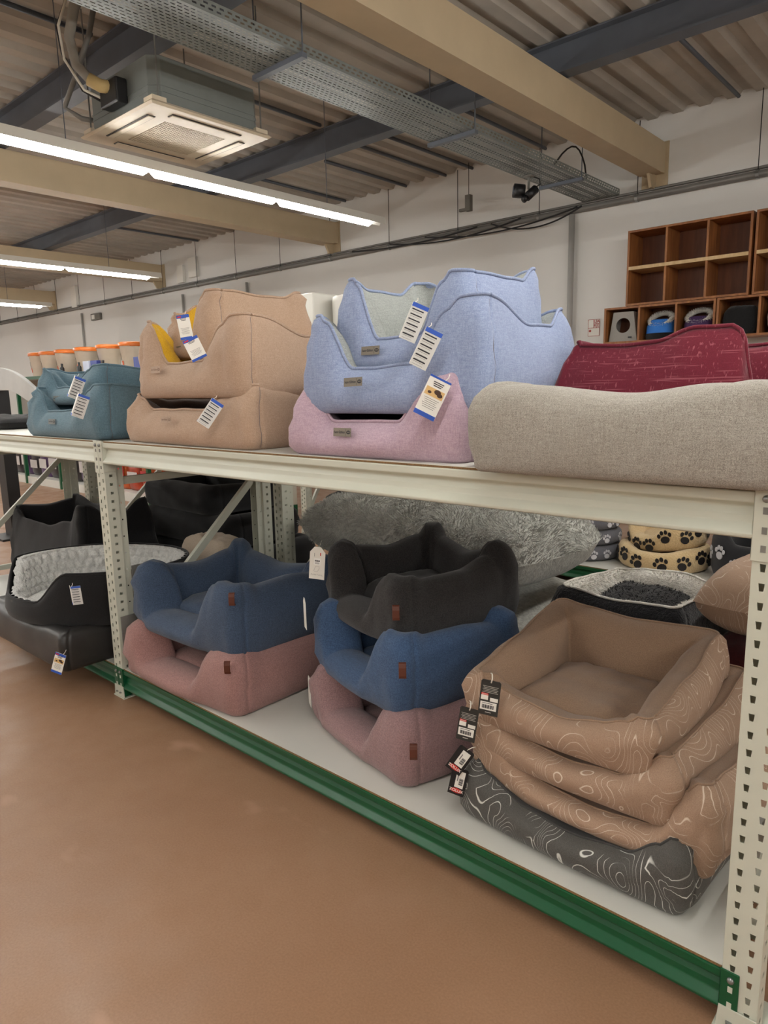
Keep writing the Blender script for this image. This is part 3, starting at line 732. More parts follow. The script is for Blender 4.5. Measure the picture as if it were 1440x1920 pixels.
# ------------------------------------------------------------------ more soft goods
def pillow(name, label, c, hx, hy, h, rz, mat, cat='cushion', group=None, seed=0, p=4, lump=.02, root=None, nx=36, ny=28, part='cover', fold=0.0):
    """stuffed cushion, base at c"""
    own = root is None
    if own: root = empty(name, c, rz, label, cat, group)
    V = []; Fc = []
    for sgn in (1, -1):
        for j in range(ny+1):
            for i in range(nx+1):
                x = -1+2*i/nx; y = -1+2*j/ny
                e = max(0, (1-abs(x)**p)*(1-abs(y)**p))**.5
                k = 1 - .06*(abs(x)*abs(y))**2
                z = h/2 + sgn*h/2*e
                z += (noise.noise(Vector((x*2+seed, y*2, 3)))*lump + noise.noise(Vector((x*6+seed, y*6, 7)))*lump*.3 + fold*noise.noise(Vector((x*10+seed, y*3, 2))))*e*(1 if sgn > 0 else .3)
                V.append((x*hx*k, y*hy*k, max(z, .0)))
    m_ = (nx+1)*(ny+1)
    for sg in (0, 1):
        for j in range(ny):
            for i in range(nx):
                a = sg*m_+j*(nx+1)+i; f = (a, a+1, a+nx+2, a+nx+1); Fc.append(f if sg == 0 else f[::-1])
    mesh(part, V, Fc, mat, root, True); return root
def fur(root, src, count, length, mat, wd=.0016, name='fur', zmin=-9, droop=.5, seed=1):
    """short pile grown from a mesh part as one piece of real geometry"""
    rg = random.Random(seed); me = src.data; me.calc_loop_triangles(); tr = list(me.loop_triangles)
    cum = []; tot = 0
    for t in tr: tot += t.area if t.center.z > zmin and t.normal.z > -.3 else 0; cum.append(tot)
    import bisect
    V = []; Fc = []
    for _ in range(count):
        t = tr[min(bisect.bisect(cum, rg.random()*tot), len(tr)-1)]
        a, b = rg.random(), rg.random()
        if a+b > 1: a, b = 1-a, 1-b
        p0, p1, p2 = (me.vertices[i].co for i in t.vertices); p = p0+(p1-p0)*a+(p2-p0)*b
        n_ = t.normal; sw = Vector((noise.noise(p*7), noise.noise(p*7+Vector((9, 0, 0))), noise.noise(p*7+Vector((0, 9, 0)))-.35))
        d = (n_ + sw*droop*2 + Vector((rg.uniform(-.3, .3), rg.uniform(-.3, .3), rg.uniform(-.3, .3)))).normalized()
        s_ = d.cross(Vector((rg.uniform(-1, 1), rg.uniform(-1, 1), rg.uniform(-1, 1)))).normalized()*wd
        L = length*rg.uniform(.6, 1.2); k = len(V)
        mid_ = p + d*L*.55 + Vector((0, 0, .0)); tip = p + d*L*.9 + sw*L*.35
        V += [p-s_, p+s_, mid_+s_*.8, mid_-s_*.8, tip]; Fc += [(k, k+1, k+2, k+3), (k+3, k+2, k+4)]
    o = mesh(name, V, Fc, mat, root, True); o['kind'] = 'stuff'; return o
def part_named(root, nm): return [c for c in root.children if c.name.split('.')[0] == nm][0]
GREYFUR = plush('grey_long_pile', (216, 216, 208), (150, 150, 144), 60)
BLACKFUR = plush('black_pile', (36, 36, 40), (12, 12, 14), 90)
WHITEFUR = plush('white_sheepskin', (246, 243, 236), (214, 210, 200), 70)
PLUSHW = plush('pale_grey_plush', (226, 226, 222), (184, 184, 181), 80)
BLACKSOFT = fabric('black_velvet', (26, 25, 27), (12, 12, 13), .2, 300)
# grey fur cushions on the rear rack
c = pillow('fur_cushion', 'dark grey cushion hidden under the long pile grey cushion', (.83, 1.50, ZL), .78, .42, .33, 0, GREYFUR, seed=31, lump=.03)
c = pillow('fur_cushion', 'big long pile grey fur cushion behind the charcoal bed', (.82, 1.42, .50), .80, .385, .37, radians(-3), GREYFUR, seed=32, lump=.05, p=5)
fur(c, part_named(c, 'cover'), 26000, .03, GREYFUR, .0018, seed=3, zmin=.1)
# black fur bed with white lining
e = edges([(0, .45), (.5, .435), (1, .45)], [(0, .45), (1, .42)], [(0, .42), (.3, .45), (.7, .44), (1, .42)], [(0, .42), (1, .45)])
c = make_bed('fur_pet_bed', 'black fur bed lined with white sheepskin behind the taupe stack', (1.95, 1.37, ZL+.004), radians(-2), .58, .60, .1, e, BLACKFUR, WHITEFUR, .40, BLACKFUR, sec='roll', seed=33, r=.06, piping=WHITEFUR, prad=.005)
fur(c, part_named(c, 'lining'), 5000, .014, WHITEFUR, .0016, seed=5, zmin=.3); fur(c, part_named(c, 'cushion'), 5000, .014, BLACKFUR, .0014, seed=6)
pillow('dog_bed', 'dark red bed in shadow under the taupe cushion at right', (2.46, 1.38, ZL), .195, .30, .36, 0, fabric('dark_red_cloth', (92, 26, 30), (60, 16, 20)), 'pet bed', seed=34)
pillow('dog_cushion', 'plump taupe contour print cushion at the right upright', (2.46, 1.36, .515), .2, .32, .28, radians(-4), F_TAUPE_P, 'cushion', seed=35, p=3, lump=.012)
# left bay: leather bed, oval plush bed, black beds
LEATHERB = plain('black_leatherette', (44, 42, 41), .42, 0, .1, vscale=8)
e = edges(flat_e(.195, .185), flat_e(.195, .185), flat_e(.195, .19), flat_e(.195, .185))
c = make_bed('leatherette_pet_bed', 'boxy black leatherette bed overhanging the left bay shelf', (-.64, .20, ZL), 0, .96, .82, .12, e, LEATHERB, None, .07, BLACKSOFT, sec='box', r=.03, seed=36, bulge=.01, wrinkle=.4)
cover_tag(c, (-.075, -.262, .243), radians(-55), radians(-20), .052, .10, kind=1)
def oval_bed(label, c, a, b, rz, hi, lo, opening, mat, lin_, seed):
    root = empty('oval_pet_bed', c, rz, label, 'pet bed'); n = 120; V = []; Fo = []; Fi = []
    prof_o = [(1.0, 0), (1.03, .1), (1.05, .4), (1.04, .75), (1.03, .93), (1.0, 1.0)]; prof_i = [(.95, .99), (.90, .9), (.87, .75), (.85, .6), (.84, .45), (.83, .3), (.82, .15)]
    hs = []
    for k in range(n):
        th = 2*pi*k/n; dlt = abs((th-opening+pi) % (2*pi)-pi)
        t_ = min(max((dlt-.42)/.42, 0), 1); t_ = t_*t_*(3-2*t_); hs.append(lo+(hi-lo)*t_)
    P = prof_o+prof_i; m_ = len(P); ridge = []
    for k in range(n):
        th = 2*pi*k/n
        for j, (f, zf) in enumerate(P):
            q = Vector((a*f*cos(th), b*f*sin(th), hs[k]*zf)); V.append(q)
        ridge.append(V[-m_+5].copy())
    for k in range(n):
        k2 = (k+1) % n
        for j in range(m_-1): (Fo if j < 5 else Fi).append((k*m_+j, k2*m_+j, k2*m_+j+1, k*m_+j+1))
    mesh('shell', V, Fo, mat, root, True)
    # pebbled plush lining: dense grid displaced into rounded cells
    V2 = []; F2 = []; nu, nv = 300, 40
    for i in range(nu):
        th = 2*pi*i/nu; hk = hs[int(i*n/nu) % n]*.5+hs[(int(i*n/nu)+1) % n]*.5
        for j in range(nv+1):
            t_ = j/nv*(len(prof_i)); pp = [(1.0, 1.0)]+prof_i; k0 = min(int(t_), len(pp)-2); fr = t_-k0
            f = pp[k0][0]+(pp[k0+1][0]-pp[k0][0])*fr; zf = pp[k0][1]+(pp[k0+1][1]-pp[k0][1])*fr
            s1 = th*(a+b)/2*.95; s2 = hk*zf
            row = math.floor(s2/.05); uu = (s1/.052 + .5*(row % 2) + .25*noise.noise(Vector((s1*5, s2*5, 1)))) % 1; vv = (s2/.05) % 1
            cell = (max(0, 1-abs(2*uu-1)**3)*max(0, 1-abs(2*vv-1)**3))**.5
            inn = .022*cell + .004*noise.noise(Vector((s1*60, s2*60, 2)))
            V2.append((a*f*cos(th)-cos(th)*inn, b*f*sin(th)-sin(th)*inn, hk*zf + (.004*cell if zf > .9 else 0)))
    for i in range(nu):
        i2 = (i+1) % nu
        for j in range(nv): F2.append((i*(nv+1)+j, i2*(nv+1)+j, i2*(nv+1)+j+1, i*(nv+1)+j+1))
    mesh('plush_lining', V2, F2, lin_, root, True)
    MB().tube([p+Vector((0, 0, .002)) for p in ridge], .006, 6, True).build('piping', mat, root, True)
    V3 = []; F3 = []; nr, na = 14, 60
    for i in range(nr+1):
        for k in range(na):
            rr = i/nr*.88; th = 2*pi*k/na
            V3.append((a*rr*cos(th), b*rr*sin(th), .05+.05*(1-(i/nr)**4)+.010*noise.noise(Vector((rr*cos(th)*6, rr*sin(th)*14, seed)))+.004*noise.noise(Vector((cos(th)*rr*20, sin(th)*rr*40, 3)))))
    for i in range(nr):
        for k in range(na): k2 = (k+1) % na; F3.append((i*na+k, i*na+k2, (i+1)*na+k2, (i+1)*na+k))
    mesh('cushion', V3, F3, lin_, root, True)
    return root
c = oval_bed('oval black bed with pale grey pebbled plush lining on the leatherette bed', (-.47, .155, .335), .47, .335, radians(38), .26, .11, radians(-138), BLACKSOFT, PLUSHW, 4)
booklet(c, (.02, -.19, .565), radians(-40), radians(4), .042, .085, 1.2).location
e = edges([(0, .5), (.1, .45), (.5, .44), (.85, .5), (1, .62)], flat_e(.62, .5), [(0, .6), (.15, .5), (.35, .5), (.5, .56), (.7, .5), (1, .55)], flat_e(.52, .5))
make_bed('large_pet_bed', 'big black pet bed with peaked corners behind the leatherette bed', (-1.72, .64, ZL), 0, 1.16, .56, .13, e, BLACKSOFT, None, .3, sec='tear', r=.05, seed=37)
e = edges(flat_e(.27, .26), flat_e(.27, .26), flat_e(.28, .27), flat_e(.27, .26))
make_bed('large_pet_bed', 'lower black pet bed of the stack behind the left post', (-1.15, 1.46, ZL), 0, 1.20, .72, .16, e, BLACKSOFT, None, .1, sec='roll', r=.1, seed=38)
make_bed('large_pet_bed', 'middle black pet bed of the stack behind the left post', (-1.2, 1.44, .415), radians(2), 1.06, .66, .15, edges(flat_e(.225, .22), flat_e(.225, .22), flat_e(.23, .225), flat_e(.225, .22)), BLACKSOFT, None, .1, sec='roll', r=.1, seed=39)
make_bed('large_pet_bed', 'topmost black pet bed of the stack behind the left post', (-1.28, 1.42, .63), radians(-2), .92, .62, .15, edges(flat_e(.2, .2), flat_e(.2, .19), [(0, .2), (.5, .26), (1, .24)], flat_e(.2, .19)), BLACKSOFT, None, .08, sec='roll', r=.1, seed=40)
pillow('dog_cushion', 'cream cushion standing behind the navy bed near the post', (-.36, .80, ZL), .24, .115, .47, 0, fabric('cream_cloth', (206, 190, 170), (176, 160, 140)), seed=41, p=6)
pillow('dog_cushion', 'flat black cushion at the left end of the top shelf', (-1.84, .35, ZT), .24, .22, .085, 0, BLACKSOFT, seed=42, p=5)

# ------------------------------------------------------------------ rear rack top, far aisle goods
o = bevel(MB().box((-.2, -.14, 0), (.2, .14, .82)).build('storage_box', WHITEP), .01, 3); o.location = (-.56, 1.80, ZT); tag(o, 'plain white tall box behind the blue stack', 'box')
o = MB().lathe([(0, 0), (.10, 0), (.11, .02), (.12, .76), (.115, .79), (.08, .80), (0, .80)], 32).build('storage_bin', WHITEP, None, True); o.location = (-.22, 1.86, ZT); tag(o, 'round white plastic bin beside the tall white box', 'bin')
o = bevel(MB().box((-.12, -.15, 0), (.12, .15, .70)).build('pet_carrier', WHITEP), .05, 5); o.location = (-.36, 1.33, ZT); tag(o, 'rounded white plastic case behind the beige stack', 'box')
ORANGE = plain('orange_lid', (214, 112, 36), .4); PAIL = plain('cream_pail', (220, 206, 188), .45); PRINT = plain('brown_print', (120, 92, 74), .7); BAND = plain('orange_red_band', (206, 88, 44), .6)
g_ = empty('gondola_shelf', (-7.8, 3.15, 0), 0, 'long white gondola shelf across the far aisle under the buckets', 'shelf')
MB().box((-2.7, .02, .0), (2.6, .62, .12)).build('plinth', BOARDW, g_)
MB().box((-2.7, .57, .12), (2.6, .62, 1.70)).build('back_panel', plain('gondola_back', (150, 146, 138), .7), g_)
MB().box((-2.7, .0, 1.70), (2.6, .62, 1.73)).build('top_shelf', BOARDW, g_)
MB().box((-2.7, .05, .80), (2.6, .57, .83)).build('middle_shelf', BOARDW, g_)
MB().box((-2.7, -.012, 1.69), (2.6, 0, 1.735)).build('price_rail', GREEN, g_)
for xx in (-2.66, -1.35, -.05, 1.25, 2.56): MB().box((xx-.025, .0, .0), (xx+.025, .05, 1.70)).build('post', GREEN, g_)
for k, x in enumerate((-8.75, -8.34, -7.8, -7.15, -6.47, -5.83)):
    r = empty('lidded_bucket', (x, 3.42, 1.731), radians(-40), ['white bucket with orange lid, far left of the row', 'white bucket with orange lid, second in the row', 'white bucket with orange lid, third in the row', 'wide white bucket with orange lid, fourth in the row', 'white bucket with orange lid, fifth in the row', 'nearest white bucket with orange lid, next to the beige beds'][k], 'bucket', 'feed buckets on the gondola')
    MB().lathe([(0, 0), (.125, 0), (.165, .33), (.172, .335), (.172, .345), (.15, .345)], 28).build('pail', PAIL, r, True)
    MB().lathe([(.178, .33), (.182, .345), (.178, .375), (.15, .385), (.14, .378), (0, .38)], 28).build('lid', ORANGE, r, True)
    MB().lathe([(.138, .07), (.1465, .14)], 10, a0=radians(-150), a1=radians(-50)).build('label_band', BAND, r, True)
    MB().lathe([(.1465, .145), (.1505, .17), (.157, .24)], 8, a0=radians(-125), a1=radians(-75)).build('label_print', PRINT, r, True)
    MB().tube(arc((0, 0, .33), .182, 0, pi, 14, 'xy'), .006, 6).build('handle', ORANGE, r, True)
cols = [(96, 70, 110), (176, 178, 190), (70, 60, 90), (60, 54, 56), (150, 120, 90), (44, 42, 46), (190, 70, 40), (206, 96, 44)]
nm = ['purple', 'silver', 'violet', 'dark grey', 'tan', 'black', 'red', 'orange']
def feed_bag(label, c, hx, hy, h, col, k):
    mat = plain('bag_film_%d' % k, col, .3, 0, .25, vscale=9)
    r = empty('feed_bag', c, 0, label, 'bag', 'feed bags on the far gondola'); V = []; Fc = []; nz, na = 10, 20
    for i in range(nz+1):
        z = i/nz; t_ = 1-.9*max(0, (z-.85)/.15)**1.5 if z > .85 else 1-.25*max(0, (.1-z)/.1)
        for a in range(na):
            th = 2*pi*a/na; cx = abs(cos(th))**.6*(1 if cos(th) > 0 else -1); cy = abs(sin(th))**.6*(1 if sin(th) > 0 else -1)
            V.append((hx*cx*(1-.06*(z > .9)), hy*cy*(t_ if z > .85 else t_*(1+.12*sin(pi*z))), z*h + .01*noise.noise(Vector((cx*3+k, cy*3, z*4)))*(z > 0)))
    for i in range(nz):
        for a in range(na): b_ = (a+1) % na; Fc.append((i*na+a, i*na+b_, (i+1)*na+b_, (i+1)*na+a))
    Fc.append(tuple(range(na))[::-1])
    mesh('bag_body', V, Fc, mat, r, True)
    MB().box((-hx*.8, -hy*1.13, h*.3), (hx*.8, -hy*1.10, h*.62)).build('bag_panel', plain('bag_panel_%d' % (k % 3), [(214, 208, 206), (180, 40, 44), (222, 190, 120)][k % 3], .4), r)
for k in range(14):
    x = -10.2 + k*.36; q = (k*3) % 6 if k < 11 else 6 + k % 2
    feed_bag('%s feed bag, number %s along the gondola base from the left' % (nm[q], ['one', 'two', 'three', 'four', 'five', 'six', 'seven', 'eight', 'nine', 'ten', 'eleven', 'twelve', 'thirteen', 'fourteen'][k]), (x, 3.42, .121), .165, .12, .42 + .05*((k*7) % 3), cols[q], q)
for k, (x, c_) in enumerate(((-7.55, BLACKP), (-7.0, BLACKP), (-6.28, BLACKP))):
    r = empty('pump_bottle', (x, 3.22, 1.731), 0, ['small black bottle in front of the third bucket', 'small black bottle in front of the fourth bucket', 'small black bottle in front of the fifth bucket'][k], 'bottle', 'small bottles before the buckets')
    MB().lathe([(0, 0), (.03, 0), (.032, .01), (.032, .10), (.014, .125), (.014, .14), (0, .14)], 16).build('bottle_body', c_, r, True); MB().lathe([(.016, .135), (.017, .165), (0, .168)], 12).build('cap', c_, r, True)
for k, x in enumerate((-6.75, -6.52, -5.35)):
    o = bevel(MB().box((-.09, -.03, 0), (.09, .03, .17)).build('care_carton', plain('carton_blue' if k else 'carton_pale', (52, 70, 150) if k else (190, 200, 220), .5)), .003, 1); o.location = (x, 3.23, 1.731); tag(o, ['pale blue carton before the fifth bucket', 'dark blue carton before the fifth bucket', 'dark blue carton right of the nearest bucket'][k], 'carton', 'small cartons before the buckets')
r = empty('display_cabinet', (-3.45, 3.2, 0), 0, 'pale cabinet with blue stickers and green plinth across the aisle', 'cabinet')
bevel(MB().box((-.5, 0, .16), (.5, .5, 1.05)).build('cabinet_body', plain('cabinet_ivory', (206, 200, 184), .5), r), .006, 2); MB().box((-.5, -.02, 0), (.5, .5, .155)).build('plinth', GREEN, r)
for x in (-.33, .1): MB().box((x, -.004, .42), (x+.14, -.0005, .78)).build('sticker', BLUEP, r)
for k, (x, z, hx, h) in enumerate(((-1.62, 0, .40, .15), (-1.56, .17, .42, .14), (-1.6, .33, .36, .13))):
    pillow('carry_bag', ['black bag at the bottom of the far pile', 'grey black bag in the middle of the far pile', 'black bag on top of the far pile'][k], (x, 3.5, ZL+z), hx, .32, h, radians(k*5-4), BLACKSOFT, 'bag', 'black bags piled in the far aisle', 50+k)
pillow('dog_cushion', 'small red cushion wedged before the black bag pile', (-1.72, 3.13, ZL), .2, .04, .12, 0, plain('red_cloth', (170, 38, 44), .8), seed=55)
pillow('dog_cushion', 'curly pink cushion across the far aisle', (-.25, 3.48, ZL), .34, .3, .36, 0, plush('pink_curl', (196, 148, 144), (150, 104, 104), 50), seed=56)
pillow('dog_cushion', 'dark blue cushion beside the curly pink one', (-.85, 3.48, ZL), .24, .3, .36, 0, fabric('dark_blue_cloth', (44, 56, 110), (28, 36, 80)), seed=57)
# paw print beds
def paw(parent, P, yaw, sc, mat, roll=0, tilt=0, root=None):
    b_ = MB()
    def disc(cx, cy, rx, ry): b_.lathe([(0, .0015), (1, .0015), (1, -.004)], 14, (cx*sc, cy*sc, 0), sx=rx*sc, sy=ry*sc)
    disc(0, -.25, .42, .36)
    for cx, cy in ((-.5, .2), (-.18, .48), (.2, .48), (.52, .2)): disc(cx, cy, .16, .22)
    o = b_.build('paw_print', mat, parent); place(parent, o, P, yaw, roll, tilt); return o
def ring_bed(label, c, a, b, hi, lo, mat, pm, seed, opening, group=None, pr=0.06):
    root = empty('paw_print_bed', c, 0, label, 'pet bed', group); n = 72; V = []; Fc = []; sec = 14
    for k in range(n):
        th = 2*pi*k/n; dlt = abs((th-opening+pi) % (2*pi)-pi); t_ = min(max((dlt-.3)/.7, 0), 1); h = lo+(hi-lo)*t_*t_*(3-2*t_)
        for j in range(sec):
            ph = 2*pi*j/sec; t2 = .11
            V.append((cos(th)*(a-t2/2+t2/2*cos(ph)*1.05), sin(th)*(b-t2/2+t2/2*cos(ph)*1.05), h/2+h/2*abs(sin(ph))**.7*(1 if sin(ph) > 0 else -1)))
    for k in range(n):
        k2 = (k+1) % n
        for j in range(sec): j2 = (j+1) % sec; Fc.append((k*sec+j, k2*sec+j, k2*sec+j2, k*sec+j2))
    mesh('wall', V, Fc, mat, root, True)
    MB().lathe([(0, .09), (a*.5, .1), (a*.8, .08), (a*.88, .02)], 40, sy=b/a).build('cushion', mat, root, True)
    rg = random.Random(seed)
    for k in range(7):
        th = radians(-150+25*k+rg.uniform(-4, 4)); dlt = abs((th-opening+pi) % (2*pi)-pi); t_ = min(max((dlt-.3)/.7, 0), 1); h = lo+(hi-lo)*t_*t_*(3-2*t_)
        zz = h*(.5 + .16*(k % 2)*(1 if h > .15 else 0))
        P = (c[0]+cos(th)*(a+.004), c[1]+sin(th)*(b+.004), c[2]+zz); paw(root, P, atan2(sin(th)/b, cos(th)/a), pr, pm, rg.uniform(-.6, .6))
    return root
PAWG = fabric('paw_grey_cloth', (112, 112, 118), (88, 88, 94), .2); PAWC = plush('paw_cream_fleece', (226, 200, 154), (204, 176, 130), 90); PAWB = fabric('paw_black_cloth', (30, 30, 34), (16, 16, 18), .2)
PINKL = flat('paw_pale', (200, 200, 204)); PBLK = flat('paw_black', (26, 22, 22))
for k in range(3): ring_bed(['grey paw print bed at the bottom of the grey pile', 'grey paw print bed in the middle of the grey pile', 'grey paw print bed on top of the grey pile'][k], (.64, 3.45, ZL+.112*k), .32-.01*k, .30-.015*k, .11, .095, PAWG, PINKL, 60+k, -pi/2, 'grey paw print beds', .05)
ring_bed('lower cream paw print bed across the aisle', (1.28, 3.47, ZL), .315, .31, .17, .14, PAWC, PBLK, 64, -pi/2, pr=.075)
ring_bed('upper cream paw print bed lying tilted inside the lower one', (1.30, 3.50, ZL+.15), .27, .24, .2, .11, PAWC, PBLK, 65, radians(-120), pr=.07).rotation_euler = (radians(6), radians(-5), 0)
ring_bed('black paw print bed right of the cream ones', (1.895, 3.46, ZL), .28, .30, .34, .26, PAWB, PINKL, 66, -pi/2, pr=.07)
# hood of a shop fitting at the far left
r = empty('curved_shop_panel', (-4.1, 1.25, 0), 0, 'pale grey curved panel on a black post at the left edge', 'panel')
top_ = [(-.6 + 1.02*k/14, 1.73 - .24*(k/14)**2.2) for k in range(15)]; bot_ = [(.42, 1.36), (.2, 1.40), (0, 1.46), (-.2, 1.50), (-.6, 1.5)]
bevel(MB().prism(top_+bot_, -.02, .02).build('hood', plain('hood_grey', (190, 190, 186), .5), r), .004, 2)
MB().box((-.6, -.06, 0), (-.42, .06, 1.5)).build('post', BLACKP, r); MB().box((-.7, -.2, 0), (-.3, .2, .02)).build('foot', BLACKP, r)
for k in range(4):
    o = MB().lathe([(.0, 0), (.11, 0), (.125, .012), (.105, .05), (.1, .05), (.085, .012), (0, .01)], 28).build('metal_bowl', STEEL, None, True); o.location = (-2.05-.03*k, 1.45+.30*(k % 2), ZL+.0505*(k//2)); tag(o, ['steel pet bowl, front one of the lower pair', 'steel pet bowl, rear one of the lower pair', 'steel pet bowl, front one of the upper pair', 'steel pet bowl, rear one of the upper pair'][k], 'bowl', 'steel bowls on the rear rack')

# ------------------------------------------------------------------ wall fittings
r = empty('wall_conduit', (-8, 5.95, 3.31), 0, 'long dark conduit running along the back wall with hanger wires', 'pipe')
MB().tube([(-18, 0, 0), (17, 0, 0)], .032, 10).build('main_pipe', PIPE, r, True); MB().tube([(-18, .02, .06), (17, .02, .06)], .014, 8).build('upper_pipe', PIPE, r, True)
for k in range(22):
    x = -12.4 + k*1.13
    MB().tube([(x, -.0, .03), (x, -.0, .735)], .0045, 5).build('hanger_wire', CABLE, r); MB().tube([(x-.015, 0, 0), (x+.015, 0, 0)], .04, 10).build('clamp', STEEL, r)
b_ = MB()
for x0, x1, sag in ((3.9, 6.0, .05), (5.2, 7.3, .10), (6.2, 7.35, .13), (4.6, 6.6, .09)):
    b_.tube([(x0+(x1-x0)*t/16, -.045, .02-4*sag*(t/16)*(1-t/16)) for t in range(17)], .009, 6)
b_.build('loose_cable', CABLE, r, True)
o = MB().tube([(0, 0, 0), (0, 0, 3.27)], .032, 12).build('vertical_conduit', LPIPE, None, True); o.location = (-.78, 5.945, 0); tag(o, 'vertical grey conduit on the wall left of the crates', 'pipe', 'vertical wall conduits')
for k, x in enumerate((-6.6, -8.5, -12.5)):
    o = MB().tube([(0, 0, 0), (0, 0, 3.2)], .022, 10).build('vertical_conduit', LPIPE, None, True); o.location = (x, 5.97, 0); tag(o, ['thin vertical conduit on the wall behind the top beige bed', 'thin vertical conduit on the wall left of the beige stack', 'thin vertical conduit on the far wall above the buckets'][k], 'pipe', 'vertical wall conduits')
for k, (x, z, a, b) in enumerate(((-8.5, 3.55, .10, .15), (-8.1, 3.62, .12, .17), (-12.75, 3.56, .12, .24))):
    o = bevel(MB().box((-a, -.06, -b), (a, 0, b)).build('wall_box', WHITEP), .008, 2); o.location = (x, 5.999, z); tag(o, ['small white box on the wall, left of a pair', 'small white box on the wall, right of a pair', 'white box high on the far wall'][k], 'box', 'boxes on the back wall')
r = empty('emergency_light', (-11.83, 5.999, 3.07), 0, 'small emergency light on the far wall above the buckets', 'light'); bevel(MB().box((-.2, -.06, -.07), (.2, 0, .07)).build('case', SHADE, r), .01, 2); MB().box((-.15, -.065, -.045), (-.02, -.058, .045)).build('lens', WHITEP, r)
r = empty('fire_notice', (-.512, 5.999, 2.05), 0, 'small red and white fire notice on the wall left of the crates', 'sign')
MB().box((-.068, -.004, -.09), (.068, 0, .09)).build('plate', PAPER, r); RL = flat('notice_red', (170, 62, 56))
b_ = MB()
for q in (((-.068, -.09), (-.064, .09)), ((.064, -.09), (.068, .09)), ((-.068, .086), (.068, .09)), ((-.068, -.09), (.068, -.086)), ((-.068, -.004), (.068, .001)), ((-.004, .0), (.0, .09)), ((.0, .042), (.068, .046)), ((.032, .0), (.036, .09))): b_.box((q[0][0], -.0052, q[0][1]), (q[1][0], -.0042, q[1][1]))
b_.build('print_grid', RL, r)
for k, (cx, cz, ch) in enumerate(((.016, .066, 'U'), (.051, .066, 'A'), (.016, .022, 'R'), (.051, .022, 'E'))): text('lettering', ch, .044, RL, r, Matrix.Translation((cx, -.0055, cz)) @ Matrix.Rotation(radians(90), 4, 'X'), .001)
MB().tube([(-.042, -.0042, -.032), (-.042, -.0054, -.032)], .014, 16).build('red_dot', RL, r)
# wooden crates
WOOD = wood('stained_pine', (170, 112, 62), (118, 70, 36)); WOODD = wood('stained_plywood', (122, 72, 44), (92, 52, 32)); PALE = wood('pale_pine', (214, 186, 140), (190, 158, 112), (0, radians(90), 0))
def crate(label, x0, x1, z0, z1, ncol, nrow, y0=5.65):
    r = empty('wooden_crate', (x0, y0, z0), 0, label, 'shelf', 'wooden cubby crates on the wall'); W_, H_, D_, t = x1-x0, z1-z0, .345, .02
    MB().box((0, 0, 0), (W_, D_, t)).build('bottom_board', WOOD, r); MB().box((0, 0, H_-t), (W_, D_, H_)).build('top_board', WOOD, r)
    for k in (0, 1): MB().box((k*(W_-t), 0, t), (k*(W_-t)+t, D_, H_-t)).build('side_board', WOOD, r)
    MB().box((t, D_-.012, t), (W_-t, D_, H_-t)).build('back_panel', WOODD, r)
    for k in range(1, ncol): MB().box((k*W_/ncol-t/2, .004, t), (k*W_/ncol+t/2, D_-.012, H_-t)).build('divider', WOOD, r)
    for k in range(1, nrow): MB().box((t, -.006, k*H_/nrow-.016), (W_-t, D_-.012, k*H_/nrow+.016)).build('middle_board', PALE, r)
crate('empty wooden crate with six cubbies, upper left', -.012, 1.138, 2.212, 2.937, 3, 2); crate('upper right wooden crate cut by the picture edge', 1.165, 2.315, 2.212, 2.937, 3, 2)
crate('lower left wooden crate holding the cat igloos', -.236, .862, 1.846, 2.208, 3, 1); crate('lower right wooden crate holding the folded bags', .872, 1.97, 1.846, 2.208, 3, 1)
FELT = fabric('grey_felt', (168, 164, 158), (138, 134, 128), .1, 300)
r = empty('felt_cat_house', (-.05, 5.70, 1.867), 0, 'grey felt cat house with a round hole in the crate', 'cat house')
Vv = []; Ff = []; n = 40
outer = [(-.15, 0), (.15, 0), (.105, .295), (-.105, .295)]
def onpoly(a):
    dx, dz = cos(a), sin(a); best = 9
    for i in range(4):
        (ax, az), (bx, bz) = outer[i], outer[(i+1) % 4]; az -= .15; bz -= .15; ex, ez = bx-ax, bz-az; den = dx*ez-dz*ex
        if abs(den) > 1e-9:
            t_ = (ax*ez-az*ex)/den; u_ = (ax*dz-az*dx)/den
            if t_ > 0 and -1e-6 <= u_ <= 1+1e-6: best = min(best, t_)
    return (dx*best, dz*best+.15)
for k in range(n): a = 2*pi*k/n; x_, z_ = onpoly(a); Vv += [(.075*cos(a), 0, .16+.075*sin(a)), (x_, 0, z_)]
for k in range(n): k2 = (k+1) % n; Ff.append((2*k, 2*k+1, 2*k2+1, 2*k2))
o = mesh('front_panel', Vv, Ff, FELT, r); o.modifiers.new('felt', 'SOLIDIFY').thickness = .012
MB().add([(-.15, .012, 0), (.15, .012, 0), (.105, .012, .295), (-.105, .012, .295), (-.13, .22, 0), (.13, .22, 0), (.09, .22, .285), (-.09, .22, .285)], [(0, 4, 7, 3), (1, 2, 6, 5), (3, 7, 6, 2), (0, 1, 5, 4)]).build('shell', FELT, r)
MB().box((-.13, .19, .004), (.13, .2, .27)).build('inner_wall', WOODD, r); MB().box((.06, -.013, .03), (.10, -.0125, .045)).build('maker_label', BLACKP, r)
